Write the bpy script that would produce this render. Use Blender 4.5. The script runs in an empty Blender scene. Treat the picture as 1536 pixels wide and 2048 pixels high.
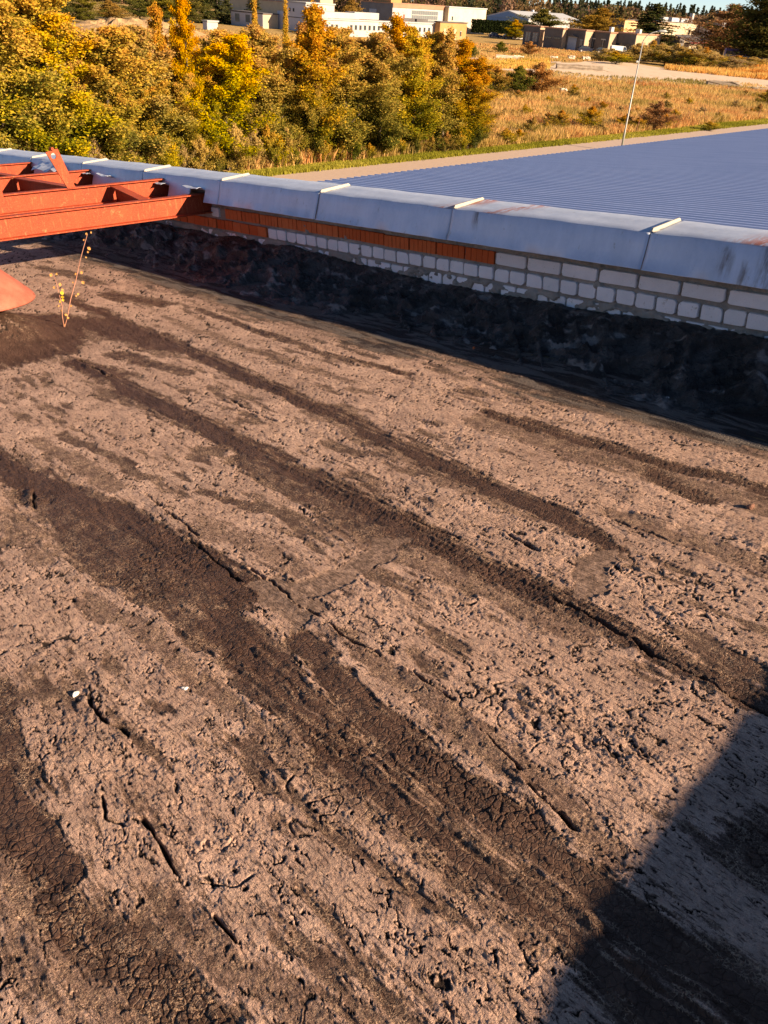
import bpy, bmesh, math, random
import numpy as np
from mathutils import Matrix, Vector

# ------------------------------------------------------------------ frame of the place
# world: z up, ground at z = 0, camera 10 m above it on a gently pitched roof.
sc = bpy.context.scene
COL = sc.collection
FPX, CX, CY = 1600.0, 768.0, 1024.0              # focal length in photo pixels, photo centre
HZ0, HSL = -10.0, 0.068                          # horizon line of the photo
def _n(v):
    v = np.asarray(v, float); return v / np.linalg.norm(v)
_dn = _n([-HSL, 1.0, -(HZ0 - CY) / FPX]); _up = -_dn
_fw = _n(np.array([0, 0, 1.0]) - _up * _up[2]); _rt = np.cross(_fw, _up)
if _rt[0] < 0: _rt = -_rt
RC = np.array([_rt, _fw, _up])                    # camera axes -> world
CAM = np.array([0.0, 0.0, 10.0])
def ray(x, y): return RC @ np.array([(x - CX) / FPX, (y - CY) / FPX, 1.0])
def gp(x, y, z=0.0):                              # where the sight line of a photo point meets height z
    r = ray(x, y); t = (z - 10.0) / r[2]; return Vector(CAM + r * t)
def proj(p):
    c = RC.T @ (np.asarray(p, float) - CAM); return CX + FPX * c[0] / c[2], CY + FPX * c[1] / c[2]
def height_at(g, ytop):                           # height of an upright at ground point g whose top shows at row ytop
    lo, hi = 0.0, 60.0
    for _ in range(40):
        m = (lo + hi) / 2
        if proj((g[0], g[1], m))[1] > ytop: lo = m
        else: hi = m
    return lo
# roof frame: u runs along the parapet (down the pitch), w across it, n is the roof normal
UV = _n(ray(-950, 195)); WV = _n(np.cross([0, 0, 1.0], UV)); WV = WV if WV[1] > 0 else -WV
NV = np.cross(WV, UV); NV = NV if NV[2] > 0 else -NV
EYE = 1.45
O = CAM - EYE * NV
MR = Matrix([[-UV[0], WV[0], NV[0], O[0]], [-UV[1], WV[1], NV[1], O[1]], [-UV[2], WV[2], NV[2], O[2]], [0, 0, 0, 1]])
# roof coordinates are (X, Y, Z) with X = -u, Y = w, Z = height above the roof

# ------------------------------------------------------------------ camera
cam = bpy.data.cameras.new('camera'); cam.sensor_width = 36.0; cam.lens = FPX / 2048 * 36.0
cam.clip_start = 0.05; cam.clip_end = 4000
co = bpy.data.objects.new('camera', cam); COL.objects.link(co)
ax = RC @ np.array([1, 0, 0.]); ay = RC @ np.array([0, -1, 0.]); az = RC @ np.array([0, 0, -1.])
co.matrix_world = Matrix([[ax[0], ay[0], az[0], CAM[0]], [ax[1], ay[1], az[1], CAM[1]], [ax[2], ay[2], az[2], CAM[2]], [0, 0, 0, 1]])
sc.camera = co

# ------------------------------------------------------------------ light
SUN = _n(3.1 * UV - 1.03 * WV - 1.0 * NV)         # the way the sunlight travels
el = math.asin(-SUN[2]); azm = math.atan2(-SUN[0], -SUN[1])   # azimuth from +Y towards +X
wd = bpy.data.worlds.new('World'); sc.world = wd; wd.use_nodes = True
nt = wd.node_tree; bg = nt.nodes['Background']
sky = nt.nodes.new('ShaderNodeTexSky'); sky.sky_type = 'NISHITA'; sky.sun_disc = False
sky.sun_elevation = el; sky.sun_rotation = azm; sky.altitude = 50; sky.air_density = 0.5; sky.dust_density = 0.05; sky.ozone_density = 1.2
nt.links.new(sky.outputs[0], bg.inputs[0]); bg.inputs[1].default_value = 0.05
sl = bpy.data.lights.new('sun', 'SUN'); sl.energy = 5.0; sl.angle = math.radians(0.5); sl.color = (1.0, 0.745, 0.50)
so = bpy.data.objects.new('sun', sl); COL.objects.link(so)
so.rotation_euler = Vector(SUN).to_track_quat('-Z', 'Y').to_euler(); so.location = (0, 0, 60)
vs = sc.view_settings; vs.view_transform = 'Standard'; vs.look = 'None'; vs.gamma = 1.0; vs.use_curve_mapping = False
vs.exposure = 1.5
sc.cycles.max_bounces = 5; sc.cycles.diffuse_bounces = 3; sc.cycles.transparent_max_bounces = 8

# ------------------------------------------------------------------ helpers
rnd = random.Random(7); RS = np.random.RandomState(11)
class NB:
    """small node builder"""
    def __init__(s, name):
        s.m = bpy.data.materials.new(name); s.m.use_nodes = True; s.t = s.m.node_tree
        s.t.nodes.clear(); s.out = s.t.nodes.new('ShaderNodeOutputMaterial')
    def put(s, sock, v):
        if isinstance(v, bpy.types.NodeSocket): s.t.links.new(v, sock)
        elif isinstance(v, bpy.types.Node): s.t.links.new(v.outputs[0], sock)
        else:
            if hasattr(sock.default_value, '__len__') and isinstance(v, (tuple, list)) and len(v) == 3 and len(sock.default_value) == 4: v = (*v, 1)
            sock.default_value = v
    def n(s, typ, props=None, **kw):
        nd = s.t.nodes.new('ShaderNode' + typ)
        for k, v in (props or {}).items(): setattr(nd, k, v)
        for k, v in kw.items():
            k = k.replace('_', ' ')
            if k[0] == 'i' and k[1:].isdigit(): s.put(nd.inputs[int(k[1:])], v)
            else: s.put(nd.inputs[k], v)
        return nd
    def pos(s): return s.n('NewGeometry').outputs['Position']
    def obj(s): return s.n('TexCoord').outputs['Object']
    def scale(s, vec, sx, sy, sz): return s.n('Mapping', i0=vec, Scale=(sx, sy, sz)).outputs[0]
    def noise(s, vec, scale, detail=3, rough=.55, dist=0.0):
        return s.n('TexNoise', Vector=vec, Scale=scale, Detail=detail, Roughness=rough, Distortion=dist).outputs[0]
    def mix(s, f, a, b, typ='MIX'):
        nd = s.n('Mix', dict(data_type='RGBA', blend_type=typ))
        s.put(nd.inputs[0], f); s.put(nd.inputs[6], a); s.put(nd.inputs[7], b); return nd.outputs[2]
    def rng(s, v, a, b, c=0.0, d=1.0):
        return s.n('MapRange', Value=v, From_Min=a, From_Max=b, To_Min=c, To_Max=d).outputs[0]
    def mth(s, op, a, b=0.0): return s.n('Math', dict(operation=op), i0=a, i1=b).outputs[0]
    def attr(s, name): return s.n('Attribute', dict(attribute_name=name))
    def bump(s, h, strength=.5, dist=.01, normal=None):
        nd = s.n('Bump', Height=h, Strength=strength, Distance=dist)
        if normal is not None: s.put(nd.inputs['Normal'], normal)
        return nd.outputs[0]
    def pbr(s, color, rough=.8, metal=0.0, normal=None, spec=.3, **kw):
        p = s.n('BsdfPrincipled', Base_Color=color, Roughness=rough, Metallic=metal)
        p.inputs['Specular IOR Level'].default_value = spec
        if normal is not None: s.put(p.inputs['Normal'], normal)
        for k, v in kw.items(): s.put(p.inputs[k.replace('_', ' ')], v)
        s.t.links.new(p.outputs[0], s.out.inputs[0]); return s.m

def plain(name, c, rough=.8, var=.25, scale=3.0, bump=.0, metal=0.0, spec=.3):
    b = NB(name); p = b.pos(); nz = b.noise(p, scale, 5, .65)
    f = b.rng(nz, .3, .7)
    col = b.mix(f, tuple(x * (1 - var) for x in c), tuple(min(1, x * (1 + var)) for x in c))
    nm = b.bump(b.noise(p, scale * 12, 3), bump, .02) if bump else None
    return b.pbr(col, rough, metal, nm, spec)

def newmesh(name, v, f):
    me = bpy.data.meshes.new(name); me.from_pydata([tuple(map(float, q)) for q in v], [], [tuple(map(int, q)) for q in f]); me.update(); return me
def bigmesh(name, V, Q, smooth=True):
    """V (n,3) and Q (m,4) or (m,3) arrays -> mesh"""
    V = np.ascontiguousarray(V, np.float32); Q = np.ascontiguousarray(Q, np.int32); k = Q.shape[1]
    me = bpy.data.meshes.new(name)
    me.vertices.add(len(V)); me.vertices.foreach_set('co', V.ravel())
    me.loops.add(Q.size); me.loops.foreach_set('vertex_index', Q.ravel())
    me.polygons.add(len(Q)); me.polygons.foreach_set('loop_start', np.arange(0, Q.size, k, dtype=np.int32))
    me.polygons.foreach_set('loop_total', np.full(len(Q), k, np.int32))
    if smooth: me.polygons.foreach_set('use_smooth', np.ones(len(Q), bool))
    me.update(calc_edges=True); return me
def vattr(me, name, arr):
    a = me.attributes.new(name, 'FLOAT', 'POINT'); a.data.foreach_set('value', np.ascontiguousarray(arr, np.float32))
def cattr(me, name, rgb):
    a = me.attributes.new(name, 'FLOAT_COLOR', 'POINT')
    c = np.ones((len(rgb), 4), np.float32); c[:, :3] = rgb; a.data.foreach_set('color', c.ravel())
def obj(name, me, mat=None, parent=None):
    o = bpy.data.objects.new(name, me)
    if mat is not None and me is not None and not me.materials: me.materials.append(mat)
    COL.objects.link(o)
    if parent is not None: o.parent = parent
    return o
def tag(o, label=None, cat=None, group=None, kind=None):
    for k, v in (('label', label), ('category', cat), ('group', group), ('kind', kind)):
        if v: o[k] = v
    return o
def thing(name, label, cat, loc=(0, 0, 0), rz=0.0, group=None, roof=False):
    o = bpy.data.objects.new(name, None); COL.objects.link(o); o.empty_display_size = .2
    o.matrix_world = (MR @ Matrix.Translation(loc)) if roof else (Matrix.Translation(loc) @ Matrix.Rotation(rz, 4, 'Z'))
    return tag(o, label, cat, group)
def copytree(o, parent=None):
    c = o.copy(); COL.objects.link(c)
    if parent is not None: c.parent = parent
    for ch in o.children: copytree(ch, c)
    return c
class MB:
    """collects simple solids into one mesh"""
    def __init__(s): s.v = []; s.f = []
    def add(s, v, f):
        b = len(s.v); s.v += [tuple(q) for q in v]; s.f += [tuple(i + b for i in q) for q in f]; return s
    def box(s, x0, x1, y0, y1, z0, z1):
        v = [(x, y, z) for z in (z0, z1) for y in (y0, y1) for x in (x0, x1)]
        return s.add(v, [(0, 2, 3, 1), (4, 5, 7, 6), (0, 1, 5, 4), (2, 6, 7, 3), (0, 4, 6, 2), (1, 3, 7, 5)])
    def quadbox(s, base, z0, z1):                # base: 4+ points, counter-clockwise
        k = len(base); v = [(x, y, z0) for x, y in base] + [(x, y, z1) for x, y in base]
        return s.add(v, [tuple(range(k - 1, -1, -1)), tuple(range(k, 2 * k))] + [(i, (i + 1) % k, (i + 1) % k + k, i + k) for i in range(k)])
    def prism(s, pts, d):                        # planar polygon pts extruded by vector d
        k = len(pts); v = [tuple(p) for p in pts] + [tuple(Vector(p) + Vector(d)) for p in pts]
        return s.add(v, [tuple(range(k - 1, -1, -1)), tuple(range(k, 2 * k))] + [(i, (i + 1) % k, (i + 1) % k + k, i + k) for i in range(k)])
    def tube(s, pts, rad, k=8, cap=True):
        pts = [Vector(p) for p in pts]; rad = rad if hasattr(rad, '__len__') else [rad] * len(pts); b0 = len(s.v); rings = []
        for i, p in enumerate(pts):
            d = (pts[min(i + 1, len(pts) - 1)] - pts[max(i - 1, 0)]).normalized()
            a = d.cross(Vector((0, 0, 1)) if abs(d.z) < .9 else Vector((1, 0, 0))).normalized(); c = d.cross(a)
            rings.append(len(s.v))
            for j in range(k):
                t = 2 * math.pi * j / k; s.v.append(tuple(p + (a * math.cos(t) + c * math.sin(t)) * rad[i]))
        for r0, r1 in zip(rings, rings[1:]):
            for j in range(k): s.f.append((r0 + j, r0 + (j + 1) % k, r1 + (j + 1) % k, r1 + j))
        if cap: s.f.append(tuple(rings[0] + j for j in range(k - 1, -1, -1))); s.f.append(tuple(rings[-1] + j for j in range(k)))
        return s
    def lathe(s, prof, k=24, c=(0, 0)):
        b = len(s.v)
        for r, z in prof:
            for j in range(k):
                t = 2 * math.pi * j / k; s.v.append((c[0] + r * math.cos(t), c[1] + r * math.sin(t), z))
        for i in range(len(prof) - 1):
            for j in range(k): s.f.append((b + i * k + j, b + i * k + (j + 1) % k, b + (i + 1) * k + (j + 1) % k, b + (i + 1) * k + j))
        return s
    def build(s, name, mat, parent=None, smooth=False, bevel=0.0):
        me = newmesh(name, s.v, s.f)
        if bevel:
            bm = bmesh.new(); bm.from_mesh(me); bmesh.ops.bevel(bm, geom=list(bm.edges), offset=bevel, segments=1, affect='EDGES', profile=.5); bm.to_mesh(me); bm.free()
        bm = bmesh.new(); bm.from_mesh(me); bmesh.ops.recalc_face_normals(bm, faces=list(bm.faces)); bm.to_mesh(me); bm.free()
        if smooth: me.polygons.foreach_set('use_smooth', np.ones(len(me.polygons), bool))
        return obj(name, me, mat, parent)

# numpy noise
_T = np.random.RandomState(5).rand(512, 512).astype(np.float32) * 2 - 1
def vn(x, y, s=0):
    x = np.asarray(x) + 37.13 * s + 1000; y = np.asarray(y) + 91.7 * s + 1000
    xi = np.floor(x).astype(np.int32); yi = np.floor(y).astype(np.int32); fx = (x - xi).astype(np.float32); fy = (y - yi).astype(np.float32)
    fx = fx * fx * fx * (fx * (fx * 6 - 15) + 10); fy = fy * fy * fy * (fy * (fy * 6 - 15) + 10)
    x0 = xi & 511; x1 = (xi + 1) & 511; y0 = yi & 511; y1 = (yi + 1) & 511
    a = _T[x0, y0] + (_T[x1, y0] - _T[x0, y0]) * fx; b = _T[x0, y1] + (_T[x1, y1] - _T[x0, y1]) * fx
    return a + (b - a) * fy
def fbm(x, y, o=4, s=0, g=.5):
    r = 0; a = 1; t = 0
    for i in range(o):
        r = r + a * vn(x * 2 ** i, y * 2 ** i, s + i * 3); t += a; a *= g
    return r / t
def worley(x, y, s=0):
    """F1, F2-F1 and a cell value"""
    x = np.asarray(x) + 500 + 13 * s; y = np.asarray(y) + 500 + 29 * s
    xi = np.floor(x).astype(np.int32); yi = np.floor(y).astype(np.int32)
    f1 = np.full(x.shape, 9., np.float32); f2 = f1.copy(); cv = np.zeros(x.shape, np.float32)
    for dx in (-1, 0, 1):
        for dy in (-1, 0, 1):
            a = (xi + dx) & 511; b = (yi + dy) & 511
            px = xi + dx + .5 + .48 * _T[a, b]; py = yi + dy + .5 + .48 * _T[b, (a + 77) & 511]
            d = np.hypot(px - x, py - y).astype(np.float32)
            m = d < f1; f2 = np.where(m, f1, np.minimum(f2, d)); cv = np.where(m, _T[(a + 31) & 511, b], cv); f1 = np.where(m, d, f1)
    return f1, f2 - f1, cv
def sst(a, b, x):
    t = np.clip((x - a) / (b - a), 0, 1); return t * t * (3 - 2 * t)
def pdist(u, w, pts):
    """distance to a polyline, and the side of it"""
    best = np.full(u.shape, 99., np.float32); side = np.zeros(u.shape, np.float32)
    for (a, b), (c, d) in zip(pts, pts[1:]):
        ex, ey = c - a, d - b; L = ex * ex + ey * ey + 1e-9
        t = np.clip(((u - a) * ex + (w - b) * ey) / L, 0, 1); dx = u - a - t * ex; dy = w - b - t * ey
        D = np.hypot(dx, dy); m = D < best; best = np.where(m, D, best); side = np.where(m, np.sign(ex * (w - b) - ey * (u - a)), side)
    return best, side
def inpoly(u, w, P):
    r = np.zeros(u.shape, bool); j = len(P) - 1
    for i in range(len(P)):
        (a, b), (c, d) = P[i], P[j]
        r ^= ((b > w) != (d > w)) & (u < (c - a) * (w - b) / (d - b + 1e-12) + a); j = i
    return r
# ================================================================== the roof we stand on
BANDS = [  # brushed tar along the laps: (points in roof u, w), half width, strength
 ([(6.4, 2.52), (5.08, 2.47), (3.76, 2.414), (2.74, 2.347), (2.03, 2.287), (1.5, 2.256), (1.27, 2.243), (1.2, 2.214)], .055, 1),
 ([(1.2, 2.214), (1.18, 2.119), (1.21, 2.025)], .028, 1),
 ([(4.62, 1.859), (3.57, 1.826), (2.89, 1.818), (2.35, 1.842), (1.97, 1.821), (1.59, 1.804), (1.37, 1.801), (1.18, 1.822)], .065, 1),
 ([(2.8, 1.755), (2.04, 1.728), (1.77, 1.729)], .07, .75),
 ([(5.6, .75), (3.47, .957), (3.01, 1.042), (2.62, 1.103), (2.23, 1.128), (1.89, 1.122)], .07, 1),
 ([(2.96, .999), (2.41, .995), (1.93, 1.038)], .07, .85),
 ([(3.11, .941), (2.38, .885), (1.73, .91)], .04, .8),
 ([(1.82, 1.0), (1.43, .936), (1.13, .925), (.87, .923), (.66, .922), (.43, .947), (.3, .92), (-.6, .9)], .06, 1),
 ([(1.56, 1.112), (1.15, 1.049), (.89, 1.029), (.66, 1.027), (.44, 1.03), (-.6, 1.02)], .045, .95),
 ([(1.64, .267), (1.45, .259), (1.3, .263)], .045, 1),
 ([(1.25, .218), (1.04, .283), (.82, .305)], .05, .75),
 ([(3.2, .45), (1.89, .36), (1.61, .301)], .03, .7),
 ([(2.31, 2.887), (1.76, 2.914), (1.49, 2.955), (1.24, 2.993), (1.0, 3.002), (-.5, 3.05)], .05, .95),
 ([(5.16, 3.033), (4.11, 2.966), (3.44, 2.966), (3.02, 3.047)], .03, .85),
 ([(1.18, 1.822), (.96, 1.818), (.74, 1.804), (.47, 1.769), (-.5, 1.7)], .045, .9),
 ([(5.74, 2.127), (5.32, 2.335), (4.56, 2.398)], .13, .95),
 ([(5.03, 1.542), (5.0, 1.842), (5.4, 2.1)], .16, 1),
 ([(6.1, 2.804), (5.52, 2.909)], .08, .85),
 ([(1.45, 2.852), (1.16, 2.758)], .05, .9),
 ([(4.6, 2.1), (4.0, 2.2)], .05, .8),
 ([(2.6, 1.45), (2.3, 1.5)], .02, .7),
 ([(3.6, 1.3), (2.9, 1.36)], .03, .6),
 ([(.62, 1.9), (.3, 1.85)], .05, .8), ([(.3, 1.35), (-.3, 1.4)], .08, .8), ([(.34, 1.62), (.1, 1.55)], .03, .8),
 ([(2.3, 2.78), (1.7, 2.80), (1.2, 2.86), (.9, 2.9)], 0.083, 0.42), ([(1.3, 2.42), (.9, 2.45), (.4, 2.42)], 0.068, 0.40), ([(3.0, 2.28), (2.0, 2.2), (1.5, 2.17)], 0.038, 0.40),
 ([(2.0, 1.62), (1.4, 1.70), (1.0, 1.72)], 0.060, 0.40), ([(2.4, 1.30), (1.9, 1.35)], 0.075, 0.34), ([(4.4, .8), (3.4, .72), (2.6, .8)], 0.068, 0.40), ([(3.6, 1.18), (2.9, 1.22)], 0.053, 0.40), ([(2.2, .76), (1.5, .80), (1.0, .84), (.5, .86)], 0.045, 0.38),
 ([(1.5, 1.22), (.9, 1.18), (.5, 1.14)], 0.038, 0.40), ([(5.2, 2.75), (4.2, 2.70), (3.2, 2.72)], 0.045, 0.36), ([(1.9, .2), (1.3, .16), (.9, .2)], 0.068, 0.40), ([(1.1, .36), (.8, .42), (.55, .45)], 0.045, 0.40), ([(5.6, 2.45), (4.4, 2.30)], 0.075, 0.40),
 ([(7.6, 2.9), (6.6, 2.95)], .05, .7), ([(4.4, 2.72), (3.6, 2.7)], .015, .6),
]
PATCH = [  # smooth brushed repair patches
 [(1.81, 1.222), (1.82, 1.679), (1.72, 1.755), (1.68, 1.286)],
 [(1.25, 2.053), (1.16, 2.23), (1.04, 1.925), (1.15, 1.855)],
 [(1.92, 1.167), (1.89, 1.285), (1.62, 1.273), (1.6, 1.143)],
]
CRACK = [  # open splits: points, half width, depth, lip
 ([(1.99, 1.232), (1.82, 1.231), (1.69, 1.215), (1.6, 1.218), (1.46, 1.217), (1.34, 1.231)], .0075, .022, .008),
 ([(1.23, 1.238), (1.08, 1.233)], .007, .018, .008), ([(1.35, 2.37), (1.18, 2.386), (.96, 2.373)], .008, .022, .010),
 ([(1.16, 1.81), (.95, 1.796), (.74, 1.774), (.51, 1.755), (-.4, 1.72)], .010, .025, .009),
 ([(1.26, 2.49), (1.14, 2.499)], .007, .018, .01), ([(2.31, 1.196), (2.09, 1.178), (1.95, 1.164)], .006, .016, .008),
 ([(2.77, 1.272), (2.3, 1.232)], .007, .018, .009), ([(4.66, 1.881), (4.39, 1.877), (4.23, 1.844)], .010, .02, .012),
 ([(1.75, .553), (1.66, .537), (1.59, .552), (1.51, .541)], .005, .015, .004), ([(1.3, .448), (1.12, .444)], .006, .016, .006),
 ([(.98, .44), (.91, .438)], .005, .013, .004), ([(1.9, 1.86), (1.62, 1.875)], .006, .015, .006), ([(1.55, 2.03), (1.36, 2.0)], .007, .016, .008),
 ([(.95, 1.2), (.8, 1.17)], .006, .014, .008), ([(.75, 1.15), (.6, 1.12)], .007, .014, .01),
 ([(3.4, 2.12), (3.15, 2.09), (3.0, 2.1)], .006, .014, .005), ([(3.1, .95), (2.98, .9)], .008, .016, .012),
 ([(1.42, .42), (1.36, .40), (1.31, .41)], .004, .012, .003), ([(1.06, .47), (1.02, .5), (1.0, .55)], .004, .012, .003),
]
SEAMS = [  # lap edges (a step of a few mm with a wrinkled bead): points, step, bead
 ([(9, .20), (3.2, .2), (1.32, .145), (.95, .179), (-1, .2)], .004, .005), ([(9, .78), (2.56, .82), (1.73, .905), (1.13, .925), (.72, .94), (.41, .952), (-1, .96)], .005, .005),
 ([(1.6, .99), (1.41, .987), (.9, .955), (.49, .957), (-.5, .95)], .003, .005), ([(9, 1.9), (4.6, 1.89), (2.9, 1.87), (1.2, 1.85), (-1, 1.8)], .005, .004),
 ([(9, 2.62), (5, 2.52), (2.0, 2.33), (.9, 2.36), (-1, 2.35)], .004, .004), ([(9, 3.1), (5.1, 3.07), (2.3, 2.93), (1, 3.04), (-1, 3.1)], .005, .004),
]
def roof_field(u, w, fine=True):
    """height, tar cover, pit cover, smooth patch, of the membrane at roof coordinates"""
    wu = u + .035 * vn(u * 6, w * 6, 1) + .012 * vn(u * 25, w * 25, 2)
    ww = w + .028 * vn(u * 5, w * 7, 3) + .012 * vn(u * 22, w * 26, 4) + .005 * vn(u * 70, w * 70, 5)
    tar = np.zeros(u.shape, np.float32)
    rag = .6 * fbm(u * 12, w * 40, 4, 6, .62) + .55 * fbm(u * 5, w * 85, 3, 8, .6)
    for pts, hw, st in BANDS:
        d, _ = pdist(wu, ww, pts); hw = hw * (1.05 if st > .6 else .9)
        tar = np.maximum(tar, st * sst(hw * 1.5, hw * .72, d + rag * hw * .85))
    # scattered wear: thin brushed film, with streaks along u
    film = fbm(u * 1.7, w * 5.0, 4, 9, .6) + .35 * fbm(u * 9, w * 40, 3, 10)
    tar = np.maximum(tar, 0.60 * sst(.20, .62, film + .25 * rag))
    tar = np.maximum(tar, .60 * sst(.22, .62, fbm(u * 3.2, w * 11, 4, 91, .6) + .35 * rag))
    near = sst(3.05, 3.5, w + .12 * vn(u * 1.5, w * 3, 12) + .1 * rag)             # tarred strip along the upstand
    tar = np.maximum(tar, near * (.55 + .6 * sst(-.1, .25, fbm(u * 2.2, w * 9, 4, 13, .6) + .3 * rag)))
    tar = np.clip(tar, 0, 1)
    pat = np.zeros(u.shape, np.float32)
    for P in PATCH: pat = np.maximum(pat, inpoly(wu + .022 * fbm(u * 12, w * 12, 3, 14), ww + .022 * fbm(u * 12, w * 12, 3, 15), P).astype(np.float32))
    tar = tar * (1 - .75 * pat)
    # heights
    h = .010 * fbm(u * .9, w * .9, 3, 20) + .004 * fbm(u * 4, w * 5, 3, 21)
    crust = (1 - sst(.25, .6, tar)) * (1 - pat)
    h += .0038 * crust
    dens = .5 + .5 * fbm(u * 1.3, w * 1.6, 3, 22)                                   # where the crust is flaked more
    pu = u + .010 * vn(u * 38, w * 38, 25) + .004 * vn(u * 120, w * 120, 26); pw = w + .006 * vn(u * 40, w * 40, 27) + .003 * vn(u * 130, w * 130, 28)
    e1 = fbm(pu * 13 + pw * 4, pw * 40 - pu * 4, 3, 23, .55); e2 = fbm(pu * 40 - pw * 9, pw * 105 + pu * 6, 3, 24, .6)
    th = .86 - .32 * dens
    pit = sst(th, th + .08, e1) * crust
    th2 = .66 - .32 * dens
    pit = np.maximum(pit, .8 * sst(th2, th2 + .10, e2) * crust)
    # flake cracks between curled plates of crust
    f1, fe, cv = worley(u * 6 + .9 * fbm(u * 9, w * 9, 3, 30), w * 9 + .9 * fbm(u * 9, w * 9, 3, 31), 1)
    act = sst(.34, .60, fbm(u * 1.9, w * 2.3, 3, 33) + .15 * cv + .2 * e1)
    ck = sst(.05, .015, fe) * act * crust
    pit = np.maximum(pit, ck)
    h += act * crust * (.0022 * cv + .0008 * sst(.2, .05, fe) * (1 - ck))
    # torn layers: the crust comes away in thin flakes with ragged little scarps
    def terr(x, k):
        x = x * k; i = np.floor(x); f_ = x - i; return (i + sst(.42, .58, f_)) / k, sst(.34, .5, f_) * sst(.66, .5, f_)
    ta, sa = terr(fbm(pu * 5 + pw * 2, pw * 13, 4, 37, .6), 5.0); tb, sb = terr(fbm(pu * 17 - pw * 4, pw * 44, 3, 38, .6), 3.0)
    md2 = sst(-.25, .25, fbm(u * 2.1, w * 3.0, 3, 39))
    md3 = sst(-.05, .40, fbm(u * 2.6, w * 3.4, 3, 92)) * sst(4.5, 2.0, u)
    h += crust * (.0072 * ta * md2 * (.35 + .65 * sst(4.0, 1.8, u)) + .0044 * tb * md3 + .0012 * tb)
    # thin jagged cracks through the crust, in broken runs
    ju = u + .011 * vn(u * 42, w * 42, 93) + .006 * vn(u * 115, w * 115, 94); jw = w + .011 * vn(u * 44, w * 44, 95) + .006 * vn(u * 120, w * 120, 96)
    n1 = fbm(ju * 3.6 + jw * 1.5, jw * 13 - ju * 1.5, 2, 97); n2 = fbm(ju * 7 - jw * 2, jw * 28 + ju * 2, 2, 98)
    jk = np.maximum(sst(.026, .010, np.abs(n1)) * sst(.02, .22, fbm(u * 7, w * 9, 2, 99)), sst(.034, .014, np.abs(n2)) * sst(.05, .25, fbm(u * 12, w * 15, 2, 90)))
    jk = jk * crust; h += .0022 * crust * sst(.12, .02, np.abs(n1)) * np.where(n1 > 0, 1, -.3) * sst(.0, .25, fbm(u * 7, w * 9, 2, 99))
    pit = np.maximum(pit, jk)
    pit = np.maximum(pit, crust * (.6 * sa * md2 * sst(.0, .35, e2) + .70 * sb * sst(-.05, .35, e1) * (.25 + .75 * md3)))
    h -= .0050 * pit
    h += .0013 * crust * fbm(u * 45, w * 75, 3, 35) + .0011 * fbm(u * 120, w * 160, 2, 36)
    # crazed tar: mud-crack plates
    g1, ge, gv = worley(u * 36 + .3 * vn(u * 40, w * 40, 40), w * 48 + .3 * vn(u * 40, w * 40, 41), 2)
    tz = sst(.5, .85, tar) * (1 - near)
    cz = sst(.16, .03, ge) * tz * sst(-.25, .2, fbm(u * 3, w * 4, 2, 42))
    h -= .0032 * cz; h += tz * (.0016 * gv * sst(.1, .35, ge) + .003 * vn(u * 14, w * 60, 43))
    # laps and splits
    for pts, step, bead in SEAMS:
        d, s = pdist(u + .012 * vn(u * 8, w * 8, 50), w + .010 * vn(u * 7, w * 3, 51) + .004 * vn(u * 30, w * 10, 52), pts)
        m = sst(.14, .0, d)
        h += step * np.where(s > 0, 1, -1) * m * .5 + 1.3 * bead * sst(.018, .004, np.abs(d - .006)) * (.5 + .5 * vn(u * 18, w * 3, 53))
        bd = sst(.0065, .0025, np.abs(d - .006)) * (.55 + .45 * vn(u * 26, w * 26, 55)) + .7 * sst(.005, .002, np.abs(d - .030)) * sst(-.3, .3, vn(u * 3, w * 3, 54))
        tar = tar * (1 - .62 * np.clip(bd, 0, 1) * (1 - near))
        h += .004 * sst(.012, .003, np.abs(d - .03)) * sst(0, .5, vn(u * 5, w * 5, 54))
    split = np.zeros(u.shape, np.float32)
    for pts, hw, dep, lip in CRACK:
        d, s = pdist(u + .010 * vn(u * 16, w * 16, 60) + .004 * vn(u * 60, w * 60, 62), w + .010 * vn(u * 14, w * 14, 61) + .004 * vn(u * 55, w * 55, 63), pts)
        hw2 = hw * (.65 + .6 * vn(u * 20, w * 20, 64))
        h += lip * sst(.05, .008, d) * np.where(s > 0, 1.0, .15) * (.6 + .4 * vn(u * 11, w * 11, 65))
        c = sst(hw2 * 1.5, hw2 * .6, d); h -= dep * c; split = np.maximum(split, c)
    pit = np.maximum(pit, split)
    lone = sst(.075, .045, np.hypot(u - 1.12, w - .53)); pit = pit * (1 - .9 * lone)
    # low mound of tarred felt dressed up round the vent
    md = np.hypot(u - 5.62, (w - 1.55) * 1.0)
    h += .13 * sst(.72, .18, md + .04 * vn(u * 5, w * 5, 70)); tar = np.maximum(tar, .9 * sst(.74, .6, md) * (1 - .9 * sst(.12, .3, rag) * sst(.5, .3, md)))
    # the felt turns up towards the parapet
    h += .035 * sst(3.3, 3.95, w) ** 1.5
    return h, tar, np.clip(pit, 0, 1), pat, near

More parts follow.
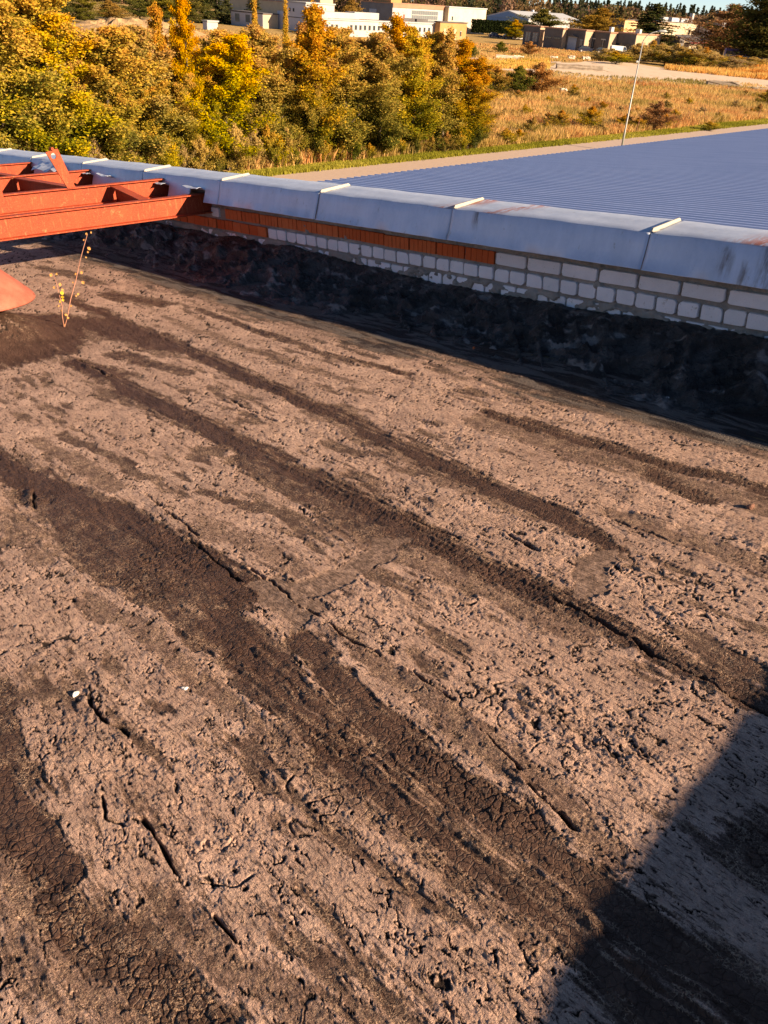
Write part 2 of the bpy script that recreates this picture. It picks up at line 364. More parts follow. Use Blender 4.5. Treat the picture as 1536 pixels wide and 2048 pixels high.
dth = math.radians(.088)
th = np.concatenate([np.arange(math.radians(-176), math.radians(-4), math.radians(2.0)), np.arange(math.radians(-4), math.radians(89), dth), np.arange(math.radians(89), math.radians(176), math.radians(2.0)), [math.radians(180)]])
rr = [.25]
while rr[-1] < 13.5:
    r = rr[-1]; rr.append(r + min(.05, max(.0026, .92 * (r * r + EYE * EYE) / (EYE * 830))))
rr = np.array(rr); TH, RRg = np.meshgrid(th, rr, indexing='ij')
U = (RRg * np.cos(TH)).astype(np.float32); W = (RRg * np.sin(TH)).astype(np.float32)
shp = U.shape; keep = ~((W > 4.35) | (W < -9) | (U < -9))
Uf, Wf = U.ravel(), W.ravel()
hh, tar, pit, pat, near = roof_field(Uf, Wf)
idx = np.arange(Uf.size, dtype=np.int32).reshape(shp)
q = np.stack([idx[:-1, :-1], idx[1:, :-1], idx[1:, 1:], idx[:-1, 1:]], -1).reshape(-1, 4)
kq = keep.ravel()[q].all(1); q = q[kq]
used = np.zeros(Uf.size, bool); used[q.ravel()] = True; remap = np.cumsum(used) - 1
me = bigmesh('roof_membrane', np.stack([-Uf, Wf, hh], 1)[used], remap[q])
for nm, a in (('tar', tar), ('pit', pit), ('pat', pat), ('near', near)): vattr(me, nm, a[used])

def m_roof():
    b = NB('weathered bitumen felt'); p = b.obj()
    t = b.attr('tar').outputs['Fac']; pt = b.attr('pit').outputs['Fac']; pa = b.attr('pat').outputs['Fac']; ne = b.attr('near').outputs['Fac']
    g1 = b.noise(p, 3.0, 5, .6); g2 = b.noise(p, 38, 4, .7); g3 = b.noise(p, 230, 3, .75); g4 = b.noise(p, 9, 4, .6); g5 = b.noise(p, 520, 2, .8)
    sk = b.noise(b.scale(p, 26, 230, 60), 1.0, 3, .7)
    cr = b.mix(b.rng(g1, .3, .7), (.475, .302, .226), (.645, .436, .336))
    cr = b.mix(b.rng(g4, .42, .68, 0, .9), cr, (.285, .182, .138)); cr = b.mix(b.rng(b.noise(b.scale(p, 1.3, 3.4, 1), 1.0, 4, .6), .48, .70, 0, .7), cr, (.235, .148, .112))
    cr = b.mix(b.rng(g2, .40, .75, 0, .7), cr, (.56, .40, .30))
    cr = b.mix(b.rng(sk, .50, .70, 0, .55), cr, (.25, .158, .12))
    cr = b.mix(b.rng(g3, .57, .70, 0, .75), cr, (.125, .082, .061))
    cr = b.mix(b.rng(g5, .58, .68, 0, .55), cr, (.11, .072, .055))
    cr = b.mix(b.rng(g5, .42, .32, 0, .55), cr, (.66, .50, .38))
    sp_ = b.noise(b.scale(p, 40, 190, 100), 1.0, 3, .65); cr = b.mix(b.rng(sp_, .585, .64, 0, .8), cr, (.090, .054, .042))
    ws = b.mix(b.rng(sk, .3, .7), (.15, .090, .066), (.24, .155, .115)); ws = b.mix(b.rng(g3, .5, .7, 0, .6), ws, (.08, .048, .036))
    tr = b.mix(b.rng(g4, .35, .7), (.056, .028, .018), (.104, .056, .038)); tr = b.mix(b.rng(g2, .5, .8, 0, .5), tr, (.115, .068, .047))
    # ragged edge between crust, thin brown wash and tar; straw-coloured crumbs of crust stay in the tar
    f = b.mth('ADD', t, b.rng(g2, .25, .75, -.22, .22)); f = b.mth('ADD', f, b.rng(g3, .3, .7, -.20, .20))
    wm = b.rng(f, .20, .34); fm = b.rng(f, .50, .64)
    v9 = b.n('TexVoronoi', dict(feature='DISTANCE_TO_EDGE'), Vector=b.n('VectorMath', dict(operation='ADD'), i0=p, i1=b.n('VectorMath', dict(operation='SCALE'), i0=b.n('TexNoise', Vector=p, Scale=90, Detail=3).outputs[1], Scale=.022).outputs[0]).outputs[0], Scale=85).outputs[0]
    lat = b.mth('MULTIPLY', b.mth('MULTIPLY', b.rng(v9, .11, .04), b.rng(b.noise(p, 14, 4, .7), .42, .58)), b.mth('MULTIPLY', b.rng(t, .18, .40), b.rng(t, .98, .70)))
    col = b.mix(wm, cr, ws); col = b.mix(fm, col, tr); col = b.mix(b.mth('MULTIPLY', lat, .7), col, (.54, .37, .25))
    br = b.noise(b.scale(p, 14, 190, 50), 1.0, 4, .7)
    col = b.mix(b.mth('MULTIPLY', pa, b.rng(g2, .62, .42, .25, .95)), col, b.mix(b.rng(br, .35, .65), (.085, .054, .040), (.22, .148, .108)))
    col = b.mix(b.rng(pt, .15, .75), col, (.030, .019, .014))
    nb = b.noise(b.scale(p, 2.6, 15, 15), 1.0, 6, .7, .6)
    ng = b.mix(b.rng(nb, .47, .53), (.022, .016, .015), (.150, .128, .112)); ng = b.mix(b.rng(g3, .5, .68, 0, .6), ng, (.05, .042, .038))
    ng = b.mix(b.rng(b.noise(b.scale(p, 2.2, 9, 9), 1, 4), .66, .72, 0, .8), ng, (.17, .14, .045))
    col = b.mix(b.mth('MULTIPLY', ne, b.rng(t, .2, .6)), col, ng)
    # craze lines too fine for the mesh
    v = b.n('TexVoronoi', dict(feature='DISTANCE_TO_EDGE'), Vector=b.n('VectorMath', dict(operation='ADD'), i0=p, i1=b.n('VectorMath', dict(operation='SCALE'), i0=b.n('TexNoise', Vector=p, Scale=30).outputs[1], Scale=.02).outputs[0]).outputs[0], Scale=55).outputs[0]
    crz = b.mth('MULTIPLY', b.rng(v, .0, .11), 1.0)
    hsum = b.mth('ADD', b.mth('MULTIPLY', g3, .9), b.mth('MULTIPLY', g2, .30)); hsum = b.mth('ADD', hsum, b.mth('MULTIPLY', sk, .4)); hsum = b.mth('ADD', hsum, b.mth('MULTIPLY', g5, .45)); hsum = b.mth('ADD', hsum, b.mth('MULTIPLY', lat, .3)); hsum = b.mth('SUBTRACT', hsum, b.mth('MULTIPLY', b.rng(sp_, .56, .65), b.mth('MULTIPLY', b.mth('SUBTRACT', 1.0, fm), .9)))
    hsum = b.mth('ADD', hsum, b.mth('MULTIPLY', b.mth('MULTIPLY', fm, b.mth('SUBTRACT', 1.0, pa)), b.mth('MULTIPLY', crz, .9)))
    hsum = b.mth('ADD', hsum, b.mth('MULTIPLY', b.mth('MULTIPLY', pa, br), 1.0))
    nm = b.bump(hsum, .9, .006)
    ro = b.mix(fm, (.93,) * 3, (.62,) * 3)
    return b.pbr(col, b.n('SeparateColor', Color=ro).outputs[0], 0, nm, .25)
M_ROOF = m_roof()
ro = obj('roof_membrane', me, M_ROOF); ro.matrix_world = MR; tag(ro, 'weathered tan and brown bitumen felt roof surface with tarred laps', None, None, 'structure')

# the slab and outside walls of our own building
M_CONC = plain('grey concrete', (.33, .31, .28), .9, .2, 2.0, .3)
mb = MB(); mb.box(-16, 7, -12, 4.46, -.55, -.16); o = mb.build('roof_slab', M_CONC); o.matrix_world = MR; tag(o, None, None, None, 'structure')
mb = MB()
for (xa, xb, ya, yb) in ((-15.9, -15.6, -11.9, 4.4), (6.6, 6.9, -11.9, 4.4), (-15.6, 6.6, 4.1, 4.4), (-15.6, 6.6, -11.9, -11.6)):
    zb = []
    base = [MR @ Vector((x, y, -.56)) for x, y in ((xa, ya), (xb, ya), (xb, yb), (xa, yb))]
    v = [tuple(p) for p in base] + [(p.x, p.y, -.3) for p in base]
    mb.add(v, [(0, 1, 2, 3), (7, 6, 5, 4)] + [(i, i + 4, (i + 1) % 4 + 4, (i + 1) % 4) for i in range(4)])
o = mb.build('outer_wall', M_CONC); tag(o, None, None, None, 'structure')
# unseen block added right of the viewer to cast the shadow on the felt
hs = thing('shadow_block', 'unseen low grey block added beside the viewer to cast a roof shadow', 'shadow block', (1.27, 0, 0), roof=True)
mb = MB(); mb.add([(.74, -5, -.1), (3.2, -5, -.1), (3.2, 4.0, -.1), (-.22, 4.0, -.1), (.74, -5, .5), (3.2, -5, .5), (3.2, 4, .5), (-.22, 4, .5)],
   [(3, 2, 1, 0), (4, 5, 6, 7), (0, 1, 5, 4), (1, 2, 6, 5), (2, 3, 7, 6), (3, 0, 4, 7)]); mb.build('wall', M_CONC, hs)
mb = MB(); mb.add([(.68, -5.03, .5), (3.26, -5.03, .5), (3.26, 4.03, .5), (-.30, 4.03, .5), (.68, -5.03, .55), (3.26, -5.03, .55), (3.26, 4.03, .55), (-.30, 4.03, .55)],
   [(3, 2, 1, 0), (4, 5, 6, 7), (0, 1, 5, 4), (1, 2, 6, 5), (2, 3, 7, 6), (3, 0, 4, 7)]); mb.build('cap', M_CONC, hs)
# ================================================================== parapet
def m_white():
    b = NB('white sand-lime brick'); p = b.pos(); oi = b.n('ObjectInfo').outputs['Random']
    g = b.noise(p, 9, 4, .6); s = b.noise(p, 190, 3, .7)
    c = b.mix(b.rng(g, .3, .75), (.76, .755, .78), (.88, .875, .90)); c = b.mix(b.mth('MULTIPLY', oi, .5), c, (.60, .585, .57))
    pits = b.rng(s, .66, .72); c = b.mix(b.mth('MULTIPLY', pits, .8), c, (.22, .2, .18))
    c = b.mix(b.rng(b.noise(p, 26, 4, .7), .63, .70, 0, .75), c, (.40, .37, .32))
    return b.pbr(c, .92, 0, b.bump(b.mth('SUBTRACT', b.noise(p, 70, 3), pits), .5, .006), .15)
def m_red():
    b = NB('red hollow clay brick'); p = b.pos(); oi = b.n('ObjectInfo').outputs['Random']
    g = b.noise(p, 12, 4, .6)
    c = b.mix(oi, (.52, .105, .026), (.66, .185, .06)); c = b.mix(b.rng(g, .35, .75, 0, .6), c, (.44, .085, .024))
    c = b.mix(b.rng(b.noise(p, 60, 3, .7), .62, .75, 0, .5), c, (.62, .30, .17))
    return b.pbr(c, .85, 0, b.bump(b.noise(p, 120, 3), .35, .004), .2)
def m_mortar():
    b = NB('cement mortar'); p = b.pos(); g = b.noise(p, 7, 5, .65); s = b.noise(p, 130, 3, .7)
    c = b.mix(b.rng(g, .3, .7), (.215, .195, .170), (.38, .35, .31)); c = b.mix(b.rng(s, .55, .75, 0, .5), c, (.46, .43, .38))
    c = b.mix(b.rng(b.noise(p, 3.2, 4), .6, .7, 0, .6), c, (.15, .135, .12))
    return b.pbr(c, .95, 0, b.bump(b.mth('ADD', s, b.noise(p, 40, 4)), .8, .008), .15)
def m_zinc():
    b = NB('galvanised sheet'); p = b.obj(); g = b.noise(b.scale(p, 9, 9, 2.2), 1.0, 5, .65); s = b.noise(p, 55, 4, .7)
    c = b.mix(b.rng(g, .3, .7), (.39, .46, .59), (.51, .58, .71)); c = b.mix(b.rng(s, .4, .7, 0, .35), c, (.60, .65, .74))
    # grime and rust runs, on the sheets where they are
    st = b.attr('stain').outputs['Fac']; ru = b.attr('rust').outputs['Fac']
    k = b.noise(b.scale(p, 34, 8, 5), 1.0, 4, .7)
    c = b.mix(b.mth('MULTIPLY', st, b.rng(k, .38, .60)), c, (.10, .075, .055))
    c = b.mix(b.mth('MULTIPLY', ru, b.rng(b.noise(b.scale(p, 30, 6, 30), 1, 4, .7), .42, .52)), c, (.42, .13, .06))
    c = b.mix(b.rng(b.noise(b.scale(p, 22, 22, 7), 1.0, 5, .7), .62, .70, 0, .6), c, (.22, .23, .25)); c = b.mix(b.rng(b.noise(b.scale(p, 3, 3, 1.2), 1.0, 4, .6), .5, .7, 0, .3), c, (.34, .38, .46))
    return b.pbr(c, b.rng(s, .3, .7, .46, .60), .35, b.bump(b.noise(p, 4.0, 2), .12, .03), .4)
M_WHITE, M_RED, M_MORT, M_ZINC = m_white(), m_red(), m_mortar(), m_zinc()
PB = (-6.0, 4.3, 0.0)
par = thing('parapet_wall', 'low brick parapet of red and white bricks under bent galvanised coping', 'parapet', PB, roof=True)
def pl(x, y, z): return (x - PB[0], y - PB[1], z - PB[2])

def white_brick(Wd, Ht, seed):
    r = random.Random(seed); pts = []
    k = 5
    for cx_, cz_, a0 in ((1, 1, 0), (-1, 1, 90), (-1, -1, 180), (1, -1, 270)):
        R = r.choice((.009, .013, .018, .030 if r.random() < .5 else .014)); 
        for i in range(k):
            a = math.radians(a0 + 90 * i / (k - 1))
            pts.append((cx_ * (Wd / 2 - R) + R * math.cos(a) + r.uniform(-.0026, .0026), cz_ * (Ht / 2 - R) + R * math.sin(a) + r.uniform(-.0016, .0016)))
    n_ = len(pts); v = []
    v += [(x, .05, z) for x, z in pts]; v += [(x, .004 + r.uniform(-.001, .001), z) for x, z in pts]
    v += [(x * .965, 0, z * .93) for x, z in pts]; v.append((0, -.001 + r.uniform(-.001, .001), 0))
    f = []
    for a in (0, n_):
        f += [(a + i, a + (i + 1) % n_, a + n_ + (i + 1) % n_, a + n_ + i) for i in range(n_)]
    f += [(2 * n_ + i, 2 * n_ + (i + 1) % n_, 3 * n_) for i in range(n_)]
    me = newmesh('brick', v, f); bm = bmesh.new(); bm.from_mesh(me); bmesh.ops.recalc_face_normals(bm, faces=list(bm.faces)); bm.to_mesh(me); bm.free()
    me.materials.append(M_WHITE); return me
def red_brick(Wd, Ht, seed, ribs):
    """hollow clay block, the face scored with upright grooves"""
    r = random.Random(seed); xs = []; g = .0022
    edges = [-Wd / 2 + Wd * i / ribs for i in range(ribs + 1)]
    prof = [(-Wd / 2, .06), (-Wd / 2, .002)]
    for i in range(ribs):
        a, c = edges[i], edges[i + 1]; dy = r.uniform(-.0012, .0012)
        prof += [(a + g * (i > 0), dy), (c - g * (i < ribs - 1), dy)]
        if i < ribs - 1: prof += [(c - g * .6, .0055), (c + g * .6, .0055)]
    prof += [(Wd / 2, .002), (Wd / 2, .06)]
    top = [Ht / 2 + r.uniform(-.001, .001) for _ in prof]; n_ = len(prof)
    v = [(x, y, -Ht / 2) for x, y in prof] + [(x, y, t) for (x, y), t in zip(prof, top)]
    f = [(i, i + 1, i + 1 + n_, i + n_) for i in range(n_ - 1)] + [tuple(range(n_, 2 * n_)), tuple(range(n_ - 1, -1, -1))]
    me = newmesh('brick', v, f); bm = bmesh.new(); bm.from_mesh(me); bmesh.ops.recalc_face_normals(bm, faces=list(bm.faces)); bm.to_mesh(me); bm.free()
    me.materials.append(M_RED); return me
WS = [white_brick(.244, .076, i) for i in range(6)]; WH = [white_brick(.117, .080, 20 + i) for i in range(9)]
RSt = [red_brick(.246, .080, 40 + i, (5, 4, 6, 3)[i]) for i in range(4)]; RH = [red_brick(.120, .080, 60 + i, 2 if i % 2 else 1) for i in range(4)]
def brick(me, u, z, y=4.221):
    o = obj('brick', me, None, par); o.location = pl(-u, y + rnd.uniform(-.004, .004), z + rnd.uniform(-.002, .002))
    o.rotation_euler = (rnd.uniform(-.012, .012), rnd.uniform(-.012, .012), rnd.uniform(-.012, .012)); return o
u = 3.41 - .13
while u > -1.2: brick(WS[rnd.randrange(6)], u, .4145); u -= .262 + rnd.uniform(-.002, .004)
brick(WS[2], u, .4145)
u = 3.41 + .13
while u < 12.0:
    if 5.9 < u < 6.0: brick(RH[1], u - .065, .414); u += .13
    if 6.62 < u < 6.95: u += .26; continue
    brick(RSt[rnd.randrange(4)], u, .414); u += .26 + rnd.uniform(-.002, .003)
brick(WH[3], 6.70, .412); 
u = 5.90 - .065
while u > -1.2: brick(WH[rnd.randrange(9)], u, .312); u -= .1305 + rnd.uniform(-.002, .003)
u = 5.92 + .065
while u < 12.0: brick(RH[rnd.randrange(4)], u, .312); u += .129 + rnd.uniform(-.001, .002)
u = 12.0
while u > -1.2: brick(WH[rnd.randrange(9)], u, .209, 4.230); u -= .1305 + rnd.uniform(-.003, .003)

# mortar bed behind and between the bricks, with smears that run over them
us = [-1.4]
while us[-1] < 12.4: us.append(us[-1] + (.0075 if us[-1] < 4 else .0075 + (us[-1] - 4) * .004))
us = np.array(us); zs = np.concatenate([np.arange(-.1, .12, .05), np.arange(.12, .56, .0075)])
Ug, Zg = np.meshgrid(us, zs, indexing='ij'); uf = Ug.ravel().astype(np.float32); zf = Zg.ravel().astype(np.float32)
y = 4.241 - .006 * fbm(uf * 14, zf * 20, 4, 80) - .0035 * vn(uf * 60, zf * 70, 81)
sm = fbm(uf * 5.5, zf * 9, 4, 82, .6); low = sst(.285, .235, zf)
y -= .024 * sst(.50 - .62 * low, .62 - .62 * low, sm)                    # smears; more of them on the lowest course
y -= .014 * sst(.47, .49, zf) * sst(.0, .3, fbm(uf * 8, zf * 8, 3, 83))
ix = np.arange(uf.size, dtype=np.int32).reshape(Ug.shape)
qq = np.stack([ix[:-1, :-1], ix[:-1, 1:], ix[1:, 1:], ix[1:, :-1]], -1).reshape(-1, 4)
me = bigmesh('mortar', np.stack([-uf - PB[0], y - PB[1], zf - PB[2]], 1), qq); obj('mortar', me, M_MORT, par)
mb = MB(); mb.box(*[c for c in (-12.4 - PB[0], 1.4 - PB[0], 4.262 - PB[1], 4.44 - PB[1], -.12, .66)]); mb.build('core', M_CONC, par)

# coping: bent sheets, a standing seam at each joint, notches where the beams enter
JO = [-1.96, -.55, .87, 2.282, 3.712, 5.08, 6.43, 7.79, 9.14, 10.5, 11.86, 13.2]
NOTCH = [(6.66, 6.90), (7.28, 7.52), (8.84, 9.06), (10.38, 10.62)]
def in_notch(u): return any(a < u < b for a, b in NOTCH)
def coping(u0, u1, k):
    us = sorted(set(list(np.linspace(u0 + .002, u1 - .002, 60)) + [x + d for a, b in NOTCH for x in (a, b) for d in (-.0005, .0005) if u0 < x < u1]))
    prof = [(4.085, .513), (4.088, .517), (4.110, .580), (4.128, .635), (4.146, .694), (4.152, .701), (4.25, .708), (4.36, .717), (4.462, .725), (4.468, .720), (4.472, .60)]
    v = []; st = []; ru = []
    lift = .0015 * (k % 2); r = random.Random(k); ph = r.uniform(0, 9)
    for u in us:
        nt_ = in_notch(u)
        for i, (w, z) in enumerate(prof):
            wz = .0035 * math.sin(u * 5.1 + ph) * math.sin(i * .9) + .0016 * math.sin(u * 13 + i + ph) + .0008 * math.sin(u * 29 + 2.3 * i + ph)
            if nt_ and i < 3: w, z = 4.122 + i * .001, .612 + i * .004
            v.append((-u - PB[0], w + wz * (i < 6) - PB[1] - lift, z + wz * .6 * (4 < i < 9) + lift))
            s = 0.0
            for (su, sw, z0, z1) in ((1.62, .07, .50, .70), (1.83, .05, .56, .67), (1.52, .06, .55, .71), (1.72, .04, .5, .6), (3.50, .035, .63, .70), (1.40, .05, .6, .71)):
                if z0 <= z <= z1: s = max(s, 1 - abs(u - su) / sw)
            st.append(max(0, s)); g = 0.0
            if i >= 5:
                for su, sw in ((1.62, .22), (3.33, .10), (3.72, .12), (.4, .3)): g = max(g, 1 - abs(u - su + (w - 4.3) * .5) / sw)
            ru.append(max(0, g))
    n_ = len(prof); f = [(a * n_ + i, a * n_ + i + 1, (a + 1) * n_ + i + 1, (a + 1) * n_ + i) for a in range(len(us) - 1) for i in range(n_ - 1)]
    me = newmesh('coping_sheet', v, f)
    vattr(me, 'stain', st); vattr(me, 'rust', ru)
    bm = bmesh.new(); bm.from_mesh(me); bmesh.ops.recalc_face_normals(bm, faces=list(bm.faces)); bm.to_mesh(me); bm.free()
    me.polygons.foreach_set('use_smooth', np.ones(len(me.polygons), bool)); o = obj('coping_sheet', me, M_ZINC, par)
    md = o.modifiers.new('thick', 'SOLIDIFY'); md.thickness = .0016; md.offset = 0
    # standing seam at the lower-u end: folded strip across the top, bevelled at both ends
    sm_ = MB(); x = -u0 - PB[0]
    pr = [(4.150, .702), (4.164, .722), (4.440, .744), (4.462, .726), (4.466, .722)]
    a = [(x + .004, w - PB[1], z) for w, z in pr]
    sm_.prism(a, (-.009, 0, 0)); sm_.box(x - .012, x + .012, 4.150 - PB[1], 4.466 - PB[1], .703, .706)
    # keep the strip's foot just above the sheet
    ob = sm_.build('standing_seam', M_SEAM, o); return o
M_SEAM = plain('seam strip', (.36, .345, .30), .55, .06, 20, 0, 0.0)
for k in range(len(JO) - 1): coping(JO[k], JO[k + 1], k)
# flaps of sheet bent up over the beams
def flap(u0, u1, lift, seed):
    r = random.Random(seed); v = []
    for i in range(7):
        t = i / 6; u = u0 + (u1 - u0) * t; curl = lift * (t - .35) ** 2 * 3
        for j in range(4):
            s = j / 3; v.append((-u - PB[0], 4.118 - .085 * s - PB[1], .612 + .022 * math.sin(s * 2.4) + curl * s + .004 * r.uniform(-1, 1)))
    f = [(a * 4 + j, a * 4 + j + 1, (a + 1) * 4 + j + 1, (a + 1) * 4 + j) for a in range(6) for j in range(3)]
    me = newmesh('bent_flap', v, f); vattr(me, 'stain', [0] * len(v)); vattr(me, 'rust', [0] * len(v))
    o = obj('bent_flap', me, M_ZINC, par); m_ = o.modifiers.new('thick', 'SOLIDIFY'); m_.thickness = .0016
flap(6.66, 6.90, .014, 1); flap(7.28, 7.50, .008, 2); flap(8.36, 8.60, .018, 3); flap(8.82, 9.05, .012, 4)
# the big crumpled flap hanging over the fourth beam
v = []; r = random.Random(4)
for i in range(8):
    for j in range(6):
        v.append((-(9.55 + .62 * i / 7) - PB[0], 4.16 - .17 * j / 5 - PB[1] + .01 * r.uniform(-1, 1), .70 - .085 * (j / 5) + .012 * r.uniform(-1, 1) + .012 * math.sin(i * 1.7) * j / 5))
me = newmesh('crumpled_flap', v, [(a * 6 + j, a * 6 + j + 1, (a + 1) * 6 + j + 1, (a + 1) * 6 + j) for a in range(7) for j in range(5)]); vattr(me, 'stain', [0] * len(v)); vattr(me, 'rust', [0] * len(v))
o = obj('crumpled_flap', me, M_ZINC, par); m_ = o.modifiers.new('thick', 'SOLIDIFY'); m_.thickness = .0016

# ------------------------------------------------------------------ felt upstand along the foot of the parapet
us = [-1.5]
while us[-1] < 12.2: us.append(us[-1] + max(.008, .0042 * abs(us[-1])))
us = np.array(us); ss = np.linspace(0, 1, 90)
Ug, Sg = np.meshgrid(us, ss, indexing='ij'); uf = Ug.ravel().astype(np.float32); sf = Sg.ravel().astype(np.float32)
zt = np.interp(uf, [-2, 0, 1.2, 1.7, 2.3, 3.35, 4.2, 5.0, 5.8, 6.7, 9, 13], [.25, .25, .245, .235, .225, .195, .195, .215, .23, .215, .20, .20]) + .022 * fbm(uf * 2.3, uf * 0, 4, 100, .6) + .012 * np.clip(vn(uf * 9, uf * 0, 101), -.2, 1) + .005 * vn(uf * 47, uf * 0, 104) + .018 * (vn(uf * 1.1, uf * 0, 108) > .15) * vn(uf * 4, uf * 0, 107)
w = 3.50 + .718 * sf
z = -.012 + (zt + .012) * (sst(.12, 1.05, sf) * .55 + .45 * np.clip((sf - .22) / .78, 0, 1) ** 1.5)
fold = fbm(uf * 2.6 + sf * 1.6, sf * 2.2, 3, 102, .55); lump = fbm(uf * 8 + sf * 3, sf * 5, 4, 103, .6)
rid = 1 - np.abs(fbm(uf * 3.4 - sf * 2.4, sf * 1.4 + uf * .3, 2, 105)) * 2.2
env = np.sin(np.pi * np.clip(sf, 0, 1)) ** .7
r2 = np.clip(1 - np.abs(fbm(uf * 6.5 + sf * 4.5, sf * 2.6 - uf, 3, 110, .55)) * 3.2, 0, 1) ** 2; r3 = np.clip(1 - np.abs(fbm(uf * 14 - sf * 5, sf * 7, 3, 111, .6)) * 3.0, 0, 1) ** 2
z = z + env * (.060 * fold + .022 * lump + .045 * np.clip(rid, 0, 1) ** 3 + .034 * r2 + .014 * r3); w = w - env * (.05 * fold + .012 * lump + .02 * r2) - sst(.85, .97, sf) * .012 * (.6 + lump)
z = np.where(sf > .985, zt, z)
z += .003 * fbm(uf * 40, sf * 30, 2, 106)
thk = sst(.90, .985, sf)
w = np.where(sf > .985, 4.226, np.minimum(w, 4.222)) - .006 * thk * (sf < .985)
ix = np.arange(uf.size, dtype=np.int32).reshape(Ug.shape)
qq = np.stack([ix[:-1, :-1], ix[:-1, 1:], ix[1:, 1:], ix[1:, :-1]], -1).reshape(-1, 4)
me = bigmesh('roof_flashing', np.stack([-uf, w, z], 1), qq); vattr(me, 'edge', thk)
def m_flash():
    b = NB('black bitumen upstand'); p = b.obj(); g = b.noise(b.scale(p, 7, 5, 5), 1.0, 5, .65); s = b.noise(p, 60, 4, .7); k = b.noise(b.scale(p, 3, 10, 6), 1, 4, .6)
    c = b.mix(b.rng(g, .46, .60), (.011, .010, .0095), (.055, .050, .047)); c = b.mix(b.rng(k, .57, .63), c, (.20, .182, .17))
    c = b.mix(b.rng(b.noise(b.scale(p, 5, 5, 5), 1, 4, .6), .70, .76, 0, .8), c, (.15, .125, .03))
    c = b.mix(b.rng(s, .66, .74, 0, .5), c, (.2, .19, .18)); c = b.mix(b.attr('edge').outputs['Fac'], c, (.010, .009, .009))
    return b.pbr(c, b.rng(k, .3, .7, .22, .5), 0, b.bump(b.mth('ADD', b.noise(p, 18, 6, .75, 1.0), s), 1.0, .016), .5)
M_FLASH = m_flash()
o = obj('roof_flashing', me, M_FLASH); o.matrix_world = MR; tag(o, None, None, None, 'structure')

# ================================================================== red steel frame
def m_steel():
    b = NB('red oxide steel'); p = b.pos(); g = b.noise(p, 5, 4, .6); s = b.noise(p, 150, 3, .7); k = b.noise(p, 22, 5, .72)
    c = b.mix(b.rng(g, .3, .7), (.25, .034, .010), (.33, .049, .014)); c = b.mix(b.rng(s, .5, .75, 0, .6), c, (.56, .17, .07))
    c = b.mix(b.rng(k, .60, .70, 0, .65), c, (.55, .21, .08)); c = b.mix(b.rng(b.noise(p, 14, 5, .7), .54, .70, 0, .75), c, (.15, .035, .016)); c = b.mix(b.rng(b.noise(b.scale(p, 40, 40, 5), 1, 4), .60, .72, 0, .5), c, (.50, .17, .06))
    return b.pbr(c, .72, 0, b.bump(s, .25, .003), .3)
M_STEEL = m_steel()
SB = (-6.75, 2.5, 0.0)
fr = thing('steel_frame', 'rust-red painted steel beam frame standing on the roof beside the parapet', 'steel frame', SB, roof=True)
def sl_(p): return tuple(a - b for a, b in zip(p, SB))
def ibeam(name, axis, c, a0, a1, z0, z1, fw=.09, tf=.010, tw=.008):
    """I section running along Y (axis 1) or X (axis 0) at cross position c"""
    prof = [(-fw / 2, z0), (fw / 2, z0), (fw / 2, z0 + tf), (tw / 2, z0 + tf + .006), (tw / 2, z1 - tf - .006), (fw / 2, z1 - tf), (fw / 2, z1), (-fw / 2, z1), (-fw / 2, z1 - tf), (-tw / 2, z1 - tf - .006), (-tw / 2, z0 + tf + .006), (-fw / 2, z0 + tf)]
    mb = MB()
    if axis == 1: mb.prism([sl_((c + d, a0, z)) for d, z in prof], (0, a1 - a0, 0))
    else: mb.prism([sl_((a0, c + d, z)) for d, z in prof], (a1 - a0, 0, 0))
    return mb.build(name, M_STEEL, fr)
ibeam('beam', 1, -6.78, .6, 4.33, .402, .574); ibeam('beam', 1, -7.42, .6, 4.33, .500, .664)
ibeam('beam', 1, -8.95, .6, 4.33, .500, .662); ibeam('beam', 1, -10.5, .6, 4.33, .500, .660)
def crossbeam(xa, xb, y, za, zb):
    mb = MB()
    for x0, x1, z0, z1 in ((xa, xb, za, zb),):
        for (d0, d1, e0, e1) in ((-.045, .045, -.010, 0), (-.004, .004, -.118, -.010), (-.045, .045, -.128, -.118)):
            mb.add([sl_((x0, y + d0, z0 + e0)), sl_((x0, y + d1, z0 + e0)), sl_((x0, y + d1, z0 + e1)), sl_((x0, y + d0, z0 + e1)),
                    sl_((x1, y + d0, z1 + e0)), sl_((x1, y + d1, z1 + e0)), sl_((x1, y + d1, z1 + e1)), sl_((x1, y + d0, z1 + e1))],
                   [(3, 2, 1, 0), (4, 5, 6, 7), (0, 1, 5, 4), (1, 2, 6, 5), (2, 3, 7, 6), (3, 0, 4, 7)])
    return mb.build('cross_beam', M_STEEL, fr)
crossbeam(-7.376, -6.824, 3.62, .648, .562); crossbeam(-8.906, -7.464, 3.34, .648, .646)
crossbeam(-7.376, -6.824, 1.5, .648, .562); crossbeam(-8.906, -7.464, 1.4, .648, .646); crossbeam(-10.456, -8.994, 3.4, .646, .646)
